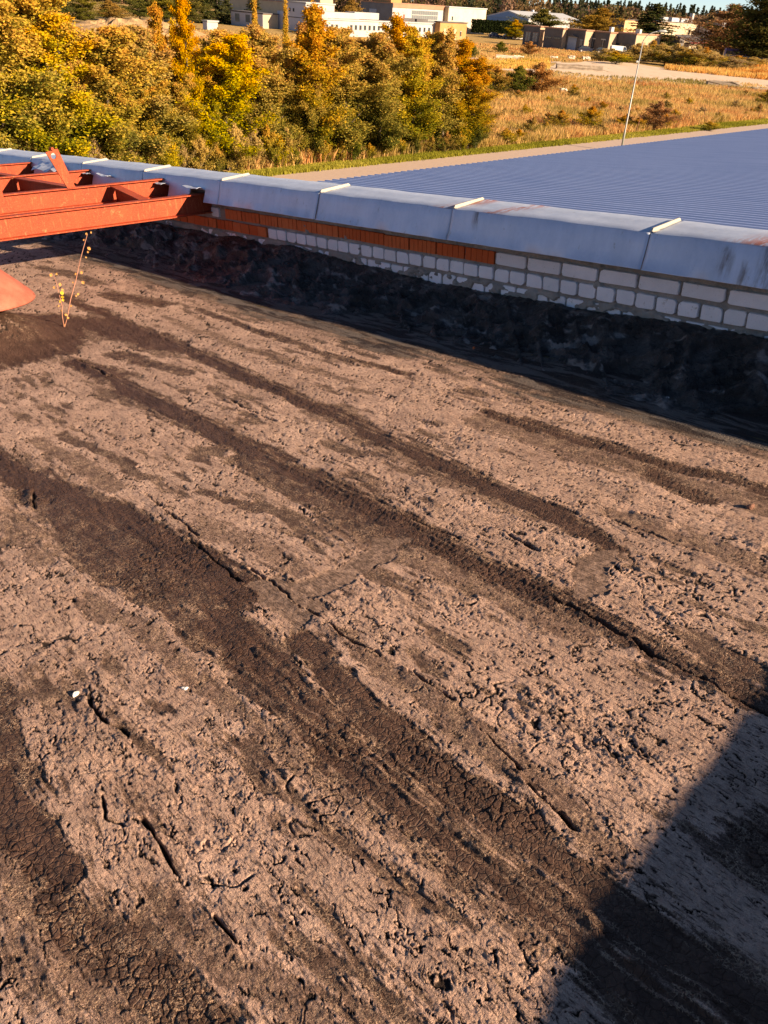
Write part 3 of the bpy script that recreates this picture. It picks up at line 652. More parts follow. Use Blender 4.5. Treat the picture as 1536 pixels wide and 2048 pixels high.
# lug plate with its hole, leaning on the second beam, bolt head on top
A = [Vector((-7.376, 3.041, .962)), Vector((-7.376, 3.150, .984)), Vector((-7.376, 3.245, .664)), Vector((-7.376, 3.172, .664))]
hc = Vector((-7.376, 3.103, .928)); ring_o = []
def edge_pt(t):                                    # point on the plate outline seen from the hole at angle t
    d = Vector((0, math.cos(t), math.sin(t))); best = None
    for i in range(4):
        p, q_ = A[i], A[(i + 1) % 4]; e = q_ - p; den = d.y * (-e.z) + d.z * e.y
        if abs(den) < 1e-9: continue
        r_ = p - hc; s_ = (r_.y * (-e.z) + r_.z * e.y) / den; k_ = (d.y * r_.z - d.z * r_.y) / den
        if s_ > 0 and -1e-6 <= k_ <= 1 + 1e-6 and (best is None or s_ < best): best = s_
    return hc + d * best
angs = sorted(set([2 * math.pi * i / 20 for i in range(20)] + [math.atan2((a - hc).z, (a - hc).y) % (2 * math.pi) for a in A]))
v = []; f = []; n_ = len(angs)
for dx in (0, .012):
    for t in angs: p = edge_pt(t); v.append(sl_((p.x + dx, p.y, p.z)))
    for t in angs: v.append(sl_((hc.x + dx, hc.y + .024 * math.cos(t), hc.z + .024 * math.sin(t))))
for i in range(n_):
    j = (i + 1) % n_; f += [(i, j, n_ + j, n_ + i), (2 * n_ + i, 3 * n_ + i, 3 * n_ + j, 2 * n_ + j), (i, 2 * n_ + i, 2 * n_ + j, j), (n_ + i, n_ + j, 3 * n_ + j, 3 * n_ + i)]
mb = MB(); mb.add(v, f); mb.build('lug_plate', M_STEEL, fr)
mb = MB(); mb.tube([sl_((-7.40, 3.10, .985)), sl_((-7.35, 3.10, .985))], .014, 6); mb.build('bolt', M_STEEL, fr)
# upright at the left edge with its notched gusset, and legs down to the felt
mb = MB(); mb.box(*[c - s for c, s in zip((-7.08, -6.98), (SB[0],) * 2)], *[c - SB[1] for c in (2.36, 2.475)], .574, 1.5); mb.build('post', M_STEEL, fr)
mb = MB(); mb.tube([sl_((-6.97, 2.462, .79)), sl_((-6.955, 2.462, .79))], .022, 12); mb.build('bolt', M_STEEL, fr)
mb = MB(); mb.box(-7.42 - SB[0], -6.78 - SB[0], 2.2 - SB[1], 2.29 - SB[1], .574, .60); mb.build('bearing_plate', M_STEEL, fr)
for x in (-6.78, -7.42, -8.95, -10.5):
    mb = MB(); mb.box(x - .05 - SB[0], x + .05 - SB[0], .62 - SB[1], .72 - SB[1], -.02, .50 if x < -7 else .402); mb.build('leg', M_STEEL, fr)

# ------------------------------------------------------------------ conical vent hood at the left edge
M_HOOD = plain('sky-paled red paint', (.36, .105, .066), .7, .3, 9, .25)  # lighter pink of the skyward faces put into the paint colour
vt = thing('roof_vent', 'sky-paled red conical vent hood low over a tarred mound at left edge', 'vent', (-5.80, 1.72, .08), roof=True)
mb = MB(); mb.lathe([(.001, .402), (.06, .40), (.10, .385), (.20, .30), (.30, .205), (.355, .150), (.372, .128), (.376, .112), (.370, .104), (.355, .112), (.19, .27), (.05, .37)], 56); mb.build('hood', M_HOOD, vt, True)
mb = MB(); mb.lathe([(.11, -.12), (.11, .30)], 24); mb.build('pipe', M_STEEL, vt, True)

# ------------------------------------------------------------------ sapling rooted in the felt
M_STEM = plain('reddish stem', (.42, .20, .13), .7, .2, 40); M_LEAFY = plain('yellow sapling leaf', (.50, .33, .02), .6, .25, 60); M_LEAFD = plain('dry sapling leaf', (.40, .20, .055), .7, .35, 60)
sp = thing('sapling', 'small yellow-leaved sapling with two thin stems sprouting from the roof felt', 'sapling', (-5.45, 2.13, .0), roof=True)
def roofpix(px, py, uu): 
    r = ray(px, py); t = uu / float(r @ UV); p = r * t; return (-uu, float(p @ WV), float(p @ NV) + EYE)
S1 = [(128, 655), (135, 635), (142, 600), (152, 560), (160, 520), (167, 495), (176, 468)]; S2 = [(128, 655), (125, 632), (123, 612), (119, 590), (112, 560), (109, 552)]
base = Vector((-5.45, 2.13, 0))
for S, rad in ((S1, .0042), (S2, .0036)):
    P = [Vector(roofpix(x, y_, 5.45)) - base for x, y_ in S]; P[0].z = min(P[0].z, .0) - .01
    P = [p + Vector((rnd.uniform(-.01, .01) * (i > 0), 0, 0)) for i, p in enumerate(P)]
    mb = MB(); mb.tube(P, [rad * (1 - .65 * i / (len(P) - 1)) for i in range(len(P))], 6); mb.build('stem', M_STEM, sp, True)
def leaf(px, py, size, mat, seed):
    r = random.Random(seed); c = Vector(roofpix(px, py, 5.45 + r.uniform(-.02, .02))) - base
    a = Vector((r.uniform(.4, 1), r.uniform(-.5, .5), r.uniform(-.3, .6))).normalized(); e1 = a.cross(Vector((0, 0, 1))).normalized(); e2 = a.cross(e1)
    an = r.uniform(0, 6.3); e1, e2 = e1 * math.cos(an) + e2 * math.sin(an), e2 * math.cos(an) - e1 * math.sin(an)
    out = [(0, -1), (.55, -.7), (.85, -.1), (.7, .5), (0, 1.05), (-.7, .5), (-.85, -.1), (-.55, -.7)]
    v = [tuple(c + (e1 * x + e2 * y_) * size + a * size * .25 * (x * x)) for x, y_ in out] + [tuple(c - a * size * .12)]
    v += [tuple(Vector(p) - a * .0012) for p in v]
    f = [(i, (i + 1) % 8, 8) for i in range(8)] + [(9 + (i + 1) % 8, 9 + i, 17) for i in range(8)] + [((i + 1) % 8, i, 9 + i, 9 + (i + 1) % 8) for i in range(8)]
    mb = MB(); mb.add(v, f); mb.build('leaf', mat, sp)
LV = [(173, 468, .011, 1), (182, 465, .009, 1), (168, 480, .009, 1), (178, 497, .015, 1), (176, 504, .010, 1), (172, 515, .008, 1), (163, 545, .013, 1), (151, 548, .011, 1), (166, 565, .014, 1), (146, 565, .008, 1), (156, 588, .012, 1), (152, 592, .009, 1), (142, 612, .009, 1),
      (132, 630, .013, 1), (136, 636, .011, 1), (129, 650, .010, 1), (102, 550, .014, 1), (113, 548, .011, 1), (108, 575, .011, 1), (120, 569, .014, 1), (125, 580, .013, 1), (124, 586, .017, 0), (125, 594, .014, 0), (120, 603, .011, 0), (123, 622, .010, 1), (117, 612, .009, 1), (126, 600, .012, 0)]
for i, (x, y_, s_, d) in enumerate(LV): leaf(x, y_, s_ * .85, M_LEAFD if d else M_LEAFY, i)

# ------------------------------------------------------------------ loose bits on the felt
def chip(name, label, cat, u, w, size, mat, seed, flat=.4, z=.006):
    r = random.Random(seed); bm = bmesh.new(); bmesh.ops.create_icosphere(bm, subdivisions=2, radius=1)
    for v in bm.verts:
        k = 1 + .35 * math.sin(v.co.x * 3 + seed) * math.cos(v.co.y * 2.7 + seed * 2) + r.uniform(-.12, .12)
        v.co = Vector((v.co.x * size * k, v.co.y * size * .7 * k, v.co.z * size * flat * k))
    me = bpy.data.meshes.new(name); bm.to_mesh(me); bm.free()
    hgt = float(roof_field(np.array([u], np.float32), np.array([w], np.float32))[0][0])
    o = obj(name, me, mat); o.matrix_world = MR @ Matrix.Translation((-u, w, hgt + size * flat * .5)) @ Matrix.Rotation(seed, 4, 'Z'); return tag(o, label, cat)
M_CHIP = plain('white chip', (.72, .70, .66), .8, .1, 30)
chip('stone_chip', 'small white chip lying on tan crust left of the lower tar band', 'chip', 1.61, .752, .009, M_CHIP, 1)
chip('stone_chip', 'smooth white pebble on the rough crust near the left edge', 'pebble', 1.80, .529, .010, M_CHIP, 2, .6)
chip('stone_chip', 'white fleck on the dark strip at the foot of the parapet', 'chip', 1.80, 3.66, .010, M_CHIP, 3)
chip('stone_chip', 'brown pebble on the tar film at the right edge of the roof', 'pebble', .99, 2.82, .016, plain('brown stone', (.16, .08, .055), .8, .2, 30), 4, .7)
chip('brick_fragment', 'tiny orange brick crumb in the parapet shadow', 'brick crumb', 3.05, 3.62, .011, M_RED, 5, .7)
# ================================================================== ground, path, lot
def m_ground():
    b = NB('dry rough grassland'); p = b.pos(); g = b.noise(p, .05, 5, .6); k = b.noise(p, .6, 5, .65); s = b.noise(p, 5, 4, .7)
    c = b.mix(b.rng(g, .35, .65), (.42, .27, .10), (.34, .24, .08)); c = b.mix(b.rng(k, .45, .7, 0, .8), c, (.16, .13, .035)); c = b.mix(b.rng(s, .45, .75, 0, .7), c, (.52, .35, .16))
    return b.pbr(c, .95, 0, b.bump(s, .6, .1), .1)
def m_lot():
    b = NB('pale compacted sand'); p = b.pos(); g = b.noise(b.scale(p, .25, .05, .1), 1.0, 5, .65); s = b.noise(p, 2.0, 5, .7)
    c = b.mix(b.rng(g, .35, .7), (.62, .49, .36), (.52, .40, .28)); c = b.mix(b.rng(s, .4, .8, 0, .6), c, (.68, .56, .44))
    c = b.mix(b.rng(b.noise(b.scale(p, .5, .12, .1), 1, 4), .62, .70, 0, .8), c, (.26, .18, .08))
    return b.pbr(c, .95, 0, None, .1)
def m_path():
    b = NB('pale asphalt path'); p = b.pos(); s = b.noise(p, 3, 5, .7); c = b.mix(b.rng(s, .3, .7), (.38, .295, .24), (.45, .355, .295))
    c = b.mix(b.rng(b.noise(p, 40, 3, .7), .5, .75, 0, .5), c, (.50, .41, .35)); return b.pbr(c, .9, 0, None, .2)
M_GROUND, M_LOT, M_PATH = m_ground(), m_lot(), m_path()
mb = MB(); mb.add([(-1600, -300, 0), (1600, -300, 0), (1600, 2500, 0), (-1600, 2500, 0)], [(0, 1, 2, 3)])
tag(mb.build('ground', M_GROUND), None, None, None, 'structure')
E0 = gp(600, 345); E1 = gp(1536, 247); ED = (E1 - E0).normalized(); EN = Vector((ED.y, -ED.x, 0))      # far edge of the path; EN points to our side
def strip(name, off0, off1, z, mat, wob=0.0):
    v = []; f = []; k = 0
    for i in range(0, 181):
        s = -70 + i * 1.5
        for o_ in (off0, off1):
            q_ = E0 + ED * s + EN * (o_ + wob * float(vn(np.array([s * .6]), np.array([o_]), 3)[0])); v.append((q_.x, q_.y, z))
    f = [(2 * i, 2 * i + 1, 2 * i + 3, 2 * i + 2) for i in range(180)]
    mb = MB(); mb.add(v, f); o = mb.build(name, mat); return tag(o, None, None, None, 'structure')
strip('path', 0, 4.4, .012, M_PATH, .08)
M_VERGE = plain('mown verge', (.19, .18, .03), .95, .35, 1.4, .5)
strip('grass_verge', -1.5, .3, .006, M_VERGE, .25); strip('near_verge', 4.2, 12, .008, M_VERGE, .2)
def poly_sheet(name, px, z, mat, jit=.6, sub=6):
    P = [gp(x, y_) for x, y_ in px]; pts = []
    for i, p in enumerate(P):
        q_ = P[(i + 1) % len(P)]
        for k in range(sub):
            t = p.lerp(q_, k / sub); pts.append((t.x + rnd.uniform(-jit, jit), t.y + rnd.uniform(-jit, jit) * 2.5, z))
    mb = MB(); mb.add(pts, [tuple(range(len(pts)))]); me = newmesh(name, mb.v, mb.f); bm = bmesh.new(); bm.from_mesh(me); bmesh.ops.triangulate(bm, faces=list(bm.faces)); bm.to_mesh(me); bm.free()
    if me.polygons[0].normal.z < 0: me.flip_normals()
    return tag(obj(name, me, mat), None, None, None, 'structure')
poly_sheet('sand_lot', [(1060, 142), (1120, 126), (1220, 121), (1340, 137), (1450, 150), (1620, 170), (1620, 192), (1450, 178), (1330, 171), (1200, 167), (1120, 158)], .02, M_LOT)
poly_sheet('sand_track', [(700, 92), (900, 105), (1000, 114), (1130, 118), (1130, 128), (1000, 124), (900, 116), (700, 103)], .012, M_LOT, 1.2)
poly_sheet('sand_track', [(930, 133), (1010, 131), (1075, 140), (1075, 147), (1000, 140), (930, 140)], .014, M_LOT, .8)

# ================================================================== blue corrugated hall next door
M_BLUE = None
def m_blue():
    b = NB('blue-grey coated sheet'); p = b.obj(); g = b.noise(b.scale(p, .35, 3.2, 1), 1.0, 5, .7)
    c = b.mix(b.rng(g, .3, .7), (.26, .35, .60), (.35, .44, .69)); return b.pbr(c, .38, 0, None, .5)
M_BLUE = m_blue()
hall = thing('metal_hall', 'low hall with blue-grey corrugated sheet roof beyond the parapet', 'hall', (-18.3, 5, -1.05), roof=True)
HB = (-18.3, 5, -1.05); prof = []; p_ = .27; y0 = 4.75; y = y0
while y < 66: prof += [(y, 0), (y + .03, .085), (y + .10, .085), (y + .13, 0)]; y += p_
prof.append((y, 0)); v = []; f = []; n_ = len(prof)
xs = list(np.linspace(-18.5, 9, 26))
for x in xs:
    for yy, zz in prof: v.append((x - HB[0], yy - HB[1], zz))
for a in range(len(xs) - 1): f += [(a * n_ + i, (a + 1) * n_ + i, (a + 1) * n_ + i + 1, a * n_ + i + 1) for i in range(n_ - 1)]
me = bigmesh('roof', np.array(v), np.array(f), False); o = obj('roof', me, M_BLUE, hall)
mb = MB(); mb.box(-18.42 - HB[0], -18.36 - HB[0], 4.8 - HB[1], 65.9 - HB[1], -.16, -.03); mb.build('eave_trim', M_BLUE, hall)
M_PANEL = plain('grey cladding', (.36, .37, .39), .7, .1, 1)
mb = MB(); mb.box(-18.1 - HB[0], 8.6 - HB[0], 5.0 - HB[1], 65.6 - HB[1], -6.2, -.06); mb.build('wall', M_PANEL, hall)

# ================================================================== buildings
def stucco(name, c, var=.12, scale=.35): return plain(name, c, .92, var, scale, .15)
M_WIN = NB('dark window glass').pbr((.035, .045, .055), .12, 0, None, .5); M_PANE = NB('pale reflecting glass').pbr((.15, .17, .18), .2, 0, None, .5)
M_FRM = plain('white frame', (.52, .51, .48), .6, .05); M_RFRM = plain('red frame', (.34, .08, .06), .6, .1); M_ROOFD = plain('dark roofing felt', (.10, .09, .09), .9, .2, .5)
M_DOOR = plain('blue-grey door', (.28, .34, .44), .7, .1, .6); M_WWALL = stucco('white render', (.40, .395, .38)); M_GSHADE = stucco('shade-darkened grey render', (.12, .112, .108), .3); M_CREAM = stucco('cream render', (.46, .38, .26), .12)  # the grey is darkened to hold the shade of the workshop fronts
M_ORANGE = stucco('ochre render', (.42, .23, .09), .15); M_SHADEDK = stucco('shade-darkened hall side', (.15, .155, .17), .2); M_BRWN = stucco('brown trim', (.34, .19, .12)); M_BLUEW = stucco('blue cladding', (.16, .27, .48), .06); M_WROOF = plain('white sheet roof', (.40, .42, .44), .6, .06, .3)  # hall's left side: its shade is put into the dark wall colour
M_SHADELIL = stucco('lilac shade-tinted render', (.50, .50, .54), .06)  # bluish tint of shaded pale walls put into the colour
class Bld:
    """box building from three ground points of the photo: near corner c, left end l, right end r"""
    def __init__(s, name, label, c, l, r, ytop, mats, cat='building', minw=0, h=None):
        s.C = gp(*c)
        s.h = h or height_at(s.C, ytop); s.o = s.C.copy(); s.t = thing(name, label, cat, tuple(s.C))
        s.el = Vector((UV[0], UV[1], 0)).normalized(); s.er = Vector((WV[0], WV[1], 0)).normalized()      # the whole estate shares one grid
        s.ll = max(2.0, s.tl(l[0], 'l')); s.lr = max(3.0, s.tl(r[0], 'r'))
        if minw: s.lr = max(s.lr, minw)
        s.wall(mats[0], mats[1] if len(mats) > 1 else mats[0]); s.roof(mats[2] if len(mats) > 2 else M_ROOFD)
    def P(s, a, b, z): return tuple(s.el * a + s.er * b + Vector((0, 0, z)))            # a along the left face, b along the right face
    def solid(s, name, mat, a0, a1, b0, b1, z0, z1, parent=None):
        mb = MB(); mb.add([s.P(a0, b0, z0), s.P(a0, b1, z0), s.P(a1, b1, z0), s.P(a1, b0, z0), s.P(a0, b0, z1), s.P(a0, b1, z1), s.P(a1, b1, z1), s.P(a1, b0, z1)],
            [(3, 2, 1, 0), (4, 5, 6, 7), (0, 1, 5, 4), (1, 2, 6, 5), (2, 3, 7, 6), (3, 0, 4, 7)])
        return mb.build(name, mat, parent or s.t)
    def wall(s, ml, mr):
        s.solid('wall', mr, 0, s.ll, 0, s.lr, 0, s.h)
        if ml is not mr: s.solid('wall', ml, .05, s.ll - .05, -.12, -.02, 0, s.h - .05)   # left-front facing layer; its colour can carry that side's shade
    def roof(s, m): s.solid('roof', m, -.25, s.ll + .25, -.25, s.lr + .25, s.h + .01, s.h + .30)
    def win(s, face, t, z0, z1, wd, mat=None, frame=None, name='window', bars=0, d=.10):
        """window centred t metres along a face"""
        frame = frame or M_FRM; mat = mat or M_WIN
        def q(nm, m, t0, t1, za, zb, d0, d1, par=None):
            return s.solid(nm, m, t0, t1, -d1, -d0, za, zb, par) if face == 'l' else s.solid(nm, m, -d1, -d0, t0, t1, za, zb, par)
        b0 = .13 if face == 'l' else .003
        w_ = q(name, mat, t - wd / 2, t + wd / 2, z0, z1, b0, b0 + .05)
        fr_ = q('frame', frame, t - wd / 2 - d, t + wd / 2 + d, z1 + .002, z1 + d, b0, b0 + .09, w_); q('sill', frame, t - wd / 2 - d, t + wd / 2 + d, z0 - d, z0 - .002, b0, b0 + .12, w_)
        for k in range(bars): 
            x = t - wd / 2 + wd * (k + 1) / (bars + 1); q('mullion', frame, x - .05, x + .05, z0, z1, b0 + .055, b0 + .09, w_)
        return w_
    def tl(s, x, face='r'):                       # metres along a face for photo column x
        lo, hi = -5.0, 90.0
        for _ in range(40):
            m = (lo + hi) / 2; p = Vector(s.C) + (s.er if face == 'r' else s.el) * m; X = proj(p)[0]
            if (X < x) == (face == 'r'): lo = m
            else: hi = m
        return lo
b = Bld('site_hut', 'small white windowless hut in the dry field at far left', (416, 60.5), (407, 58), (434, 61), 43.5, [M_SHADELIL, M_WWALL, M_WWALL], 'hut')
b = Bld('grey_office', 'low grey single-storey building in front of the spruces at left', (527, 57), (463, 49), (556, 58), 28.5, [M_SHADELIL, M_CREAM])  # left front coloured with its shade tint, right end in sunlit beige
for x in (476, 497): b.win('l', b.tl(x, 'l'), 1.1, 3.0, 2.2, M_PANE)
b = Bld('beige_factory', 'tall beige factory block with red-framed window band behind white block', (640, 47), (440, 38), (665, 46), -16, [M_CREAM, M_CREAM])
for i in range(14): b.win('l', 3 + i * b.ll / 15, b.h * .60, b.h * .86, b.ll / 18, M_PANE, M_RFRM, bars=3)
b = Bld('white_block', 'two-storey white block with two small dark windows on its shaded side', (612, 64), (574, 58), (668, 64), 7, [M_SHADELIL, M_WWALL, M_WWALL])
for x in (580.5, 588): b.win('l', b.tl(x, 'l'), b.h * .68, b.h * .80, .7, M_WIN, M_SHADELIL)
b.solid('band', M_GSHADE, 0, b.ll, -.16, -.125, b.h * .47, b.h * .50)
b.win('r', b.tl(645), b.h * .40, b.h * .58, 2.0); b.win('r', b.tl(658), b.h * .38, b.h * .58, .9)
b.solid('annex_wall', M_SHADELIL, b.ll, b.ll + 4.5, 0, 6, 0, b.h * .66)
b = Bld('long_office', 'long low white building with a row of small square windows', (645, 72), (636, 69), (886, 81), 39.5, [M_SHADELIL, M_WWALL, M_WWALL])
for x in [654, 664, 673] + [702 + 9.1 * i for i in range(18)]: b.win('r', b.tl(x), b.h * .45, b.h * .74, .78, M_WIN, M_WWALL, d=.06)
b.solid('upper_wall', M_WWALL, 4, 8, 3, b.tl(737), b.h + .3, b.h + 1.7); b.solid('upper_wall', M_WWALL, 6, 10, b.tl(737), b.tl(785), b.h + .3, b.h + 1.9)
b.solid('roof_unit', M_GSHADE, 3, 6, b.tl(815), b.tl(842), b.h + .3, b.h + 1.1); b.solid('roof_unit', M_GSHADE, 3, 6, b.tl(846), b.tl(868), b.h + .3, b.h + 1.0)
b = Bld('glazed_hall', 'white factory hall with big gridded glazing and shade-darkened side', (783, 62), (720, 57), (893, 67), 7.5, [M_SHADEDK, M_WWALL, M_BRWN])
b.solid('fascia', M_BRWN, -.2, -.01, 0, b.lr, b.h - 1.0, b.h); t0, t1 = b.tl(821), b.tl(873)
for i in range(12):
    for j in range(3):
        a = t0 + (t1 - t0) * i / 12; w_ = (t1 - t0) / 12; z_ = b.h * .30 + b.h * .52 * j / 3; b.win('r', a + w_ / 2, z_, z_ + b.h * .52 / 3 - .15, w_ - .15, M_PANE, M_FRM, 'pane', d=.07)
b.solid('door', M_DOOR, b.tl(752, 'l'), b.tl(738, 'l'), -.22, -.13, 0, b.h * .76); b.solid('roof_house', M_ORANGE, 2, b.ll * .7, 1, 6, b.h + .3, b.h + 2.2)
b.win('r', b.tl(806), b.h * .42, b.h * .62, .8, M_RFRM, M_RFRM)
b = Bld('cream_hall', 'plain cream hall wall right of the glazed factory hall', (894, 66), (890, 64), (968, 67), 14.5, [M_CREAM, stucco('pale cream', (.52, .48, .38)), M_WROOF])
b.win('r', b.tl(902), b.h * .5, b.h * .66, .7)
b = Bld('ochre_shed', 'small ochre-orange flat-roofed shed at the end of the white building', (878, 78.5), (870, 77), (931, 75), 45, [M_ORANGE, M_ORANGE])
for x in (889, 908): b.win('r', b.tl(x), .1, b.h * .62, 1.3, M_CREAM, M_CREAM, 'door')
b.win('r', b.tl(920), .8, b.h * .5, .6)
# blue gabled hall
b = Bld('gabled_hall', 'hall with blue gable end and long white pitched roof', (1054, 67), (972, 63), (1160, 70), 39, [M_BLUEW, M_WWALL, M_WROOF])
hh_, rr_ = b.h, b.h * 1.0
zr = height_at(b.C + b.el * b.ll * .5, 20.5); mb = MB()
mb.add([b.P(-.3, -.3, hh_ + .31), b.P(b.ll + .3, -.3, hh_ + .31), b.P(b.ll / 2, -.3, zr), b.P(-.3, b.lr + .3, hh_ + .31), b.P(b.ll + .3, b.lr + .3, hh_ + .31), b.P(b.ll / 2, b.lr + .3, zr)], [(0, 1, 2), (5, 4, 3), (0, 2, 5, 3), (1, 4, 5, 2), (0, 3, 4, 1)]); mb.build('pitched_roof', M_WROOF, b.t)
mb = MB(); mb.add([b.P(.1, -.36, hh_ - .1), b.P(b.ll - .1, -.36, hh_ - .1), b.P(b.ll / 2, -.36, zr - .5), b.P(.1, -.31, hh_ - .1), b.P(b.ll - .1, -.31, hh_ - .1), b.P(b.ll / 2, -.31, zr - .5)], [(0, 1, 2), (5, 4, 3), (0, 2, 5, 3), (1, 4, 5, 2), (0, 3, 4, 1)]); mb.build('gable', M_BLUEW, b.t)
for x in (1107, 1112, 1118, 1124): b.win('r', b.tl(x), b.h * .30, b.h * .52, .7)
b.solid('grey_bay', M_GSHADE, -.5, 8, b.tl(1137), b.lr, 0, b.h * .98)
for i in range(2): b.solid('roof_cowl', M_WROOF, b.ll * .48, b.ll * .52, b.lr * (.42 + .3 * i), b.lr * (.42 + .3 * i) + .9, zr - .1, zr + .7)
# stepped row of workshops
UNITS = [((1076, 93.5), (1044, 88), (1089, 91), 54.5), ((1121, 98.5), (1085, 92), (1134, 96), 59), ((1166, 102.5), (1128, 96.5), (1180, 100), 62), ((1214, 106), (1177, 100), (1228, 103), 66.5), ((1266, 110), (1226, 104), (1314, 103), 69.5)]
UL = ['leftmost grey stepped workshop with two large paned windows', 'grey stepped workshop with two long slit windows and blank front', 'grey stepped workshop with blue-grey garage door under small gable', 'grey stepped workshop with two white-framed windows behind dark car', 'last grey stepped workshop with sunlit end wall behind white van']
M_TANLIT = stucco('sunlit tan render', (.40, .30, .20), .2)
for i, (c, l, r, yt) in enumerate(UNITS):
    b = Bld('workshop', UL[i], c, l, r, yt, [M_GSHADE, M_TANLIT, M_BRWN]); tag(b.t, None, None, 'stepped row of grey workshops')  # dark fronts and tan ends carry shade and sunlight in their colours
    if i == 0:
        for x in (1068, 1054): b.win('l', b.tl(x, 'l'), 1.2, 3.4, 1.7, M_PANE, M_BRWN, bars=1)
    if i == 1:
        for x in (1112, 1094): b.win('l', b.tl(x, 'l'), b.h * .50, b.h * .58, 2.2, M_WIN, M_GSHADE)
    if i == 2:
        b.win('l', b.tl(1142, 'l'), .05, b.h * .64, 2.9, M_DOOR, M_FRM, 'garage_door'); t = b.tl(1142, 'l')
        mb = MB(); mb.add([b.P(t - 1.9, -.7, b.h * .66), b.P(t + 1.9, -.7, b.h * .66), b.P(t, -.7, b.h * .78), b.P(t - 1.9, -.13, b.h * .66), b.P(t + 1.9, -.13, b.h * .66), b.P(t, -.13, b.h * .78)], [(0, 1, 2), (5, 4, 3), (0, 2, 5, 3), (1, 4, 5, 2), (0, 3, 4, 1)]); mb.build('door_gable', M_GSHADE, b.t)
        b.win('l', b.tl(1160, 'l'), .8, 2.6, .8, M_PANE)
    if i == 3:
        for x in (1203, 1183): b.win('l', b.tl(x, 'l'), .7, 3.0, 1.0, M_WIN, M_FRM, bars=1, d=.25)
        b.solid('roof_tank', M_WROOF, b.ll * .3, b.ll * .42, 3, 4.4, b.h + .3, b.h + 1.4)
    if i == 4:
        for x in (1252, 1236): b.win('l', b.tl(x, 'l'), b.h * .36, b.h * .52, 1.9, M_WIN, M_GSHADE)
        b.win('r', b.tl(1282), .1, 2.9, 2.0, M_BRWN, M_BRWN, 'door'); b.solid('roof_duct', M_FRM, -.1, 1.2, 1.0, 2.0, b.h + .3, b.h + 1.3)
b = Bld('concrete_block', 'grey two-storey block with sunlit orange end behind the workshops', (1243, 82), (1206, 78), (1268, 81), 40, [M_GSHADE, stucco('sunlit orange render', (.60, .38, .20), .3), M_ROOFD])  # shade and sunlight of the two faces put into grey and orange
for x in (1215, 1222, 1229, 1237): b.win('l', b.tl(x, 'l'), b.h * .18, b.h * .42, 1.1, M_PANE)
b = Bld('pale_hall', 'pale grey hall end wall beside the rust-coloured birch', (1433, 92), (1392, 88), (1440, 91), 47, [M_SHADELIL, M_SHADELIL, M_WROOF])
b = Bld('cream_works', 'long cream works building with skylights and chimney on its roof', (1308, 86), (1300, 84), (1392, 90), 43.5, [M_CREAM, M_CREAM, M_GSHADE])
for x in (1379, 1373, 1325, 1332, 1339, 1316): b.win('r', b.tl(x), b.h * .42, b.h * .66, .9)
for i, (x, w_) in enumerate(((1330, 4), (1350, 6), (1366, 4))): t = b.tl(x); b.solid('skylight', M_WROOF, 2, 5, t - w_ / 2, t + w_ / 2, b.h + .3, b.h + 1.7)
t = b.tl(1383); b.solid('chimney', M_WWALL, 2, 3.4, t - .7, t + .7, b.h + .3, b.h + 3.6); b.solid('vent', M_FRM, 1, 1.6, t - 6, t - 5.4, b.h + .3, b.h + 1.6)
b = Bld('grey_shed', 'low grey shed between the spruce and the golden bushes', (1357, 93), (1312, 91), (1366, 92), 76, [M_GSHADE, M_GSHADE, M_ROOFD], 'shed')
b = Bld('red_trim_shed', 'small cream shed with dark sloping roof edged in red', (1376, 102), (1370, 101), (1421, 103), 88, [M_CREAM, M_CREAM, M_ROOFD], 'shed')
mb = MB(); mb.add([b.P(-.4, -.4, b.h + .32), b.P(-.4, b.lr + .4, b.h + .32), b.P(6, b.lr + .4, b.h + 2.2), b.P(6, -.4, b.h + 2.2), b.P(-.4, -.4, b.h + .5), b.P(-.4, b.lr + .4, b.h + .5), b.P(6, b.lr + .4, b.h + 2.4), b.P(6, -.4, b.h + 2.4)], [(3, 2, 1, 0), (4, 5, 6, 7), (0, 1, 5, 4), (1, 2, 6, 5), (2, 3, 7, 6), (3, 0, 4, 7)]); mb.build('sloping_roof', M_ROOFD, b.t)
b.solid('roof_edge', M_RFRM, -.55, -.42, -.5, b.lr + .5, b.h + .28, b.h + .55)

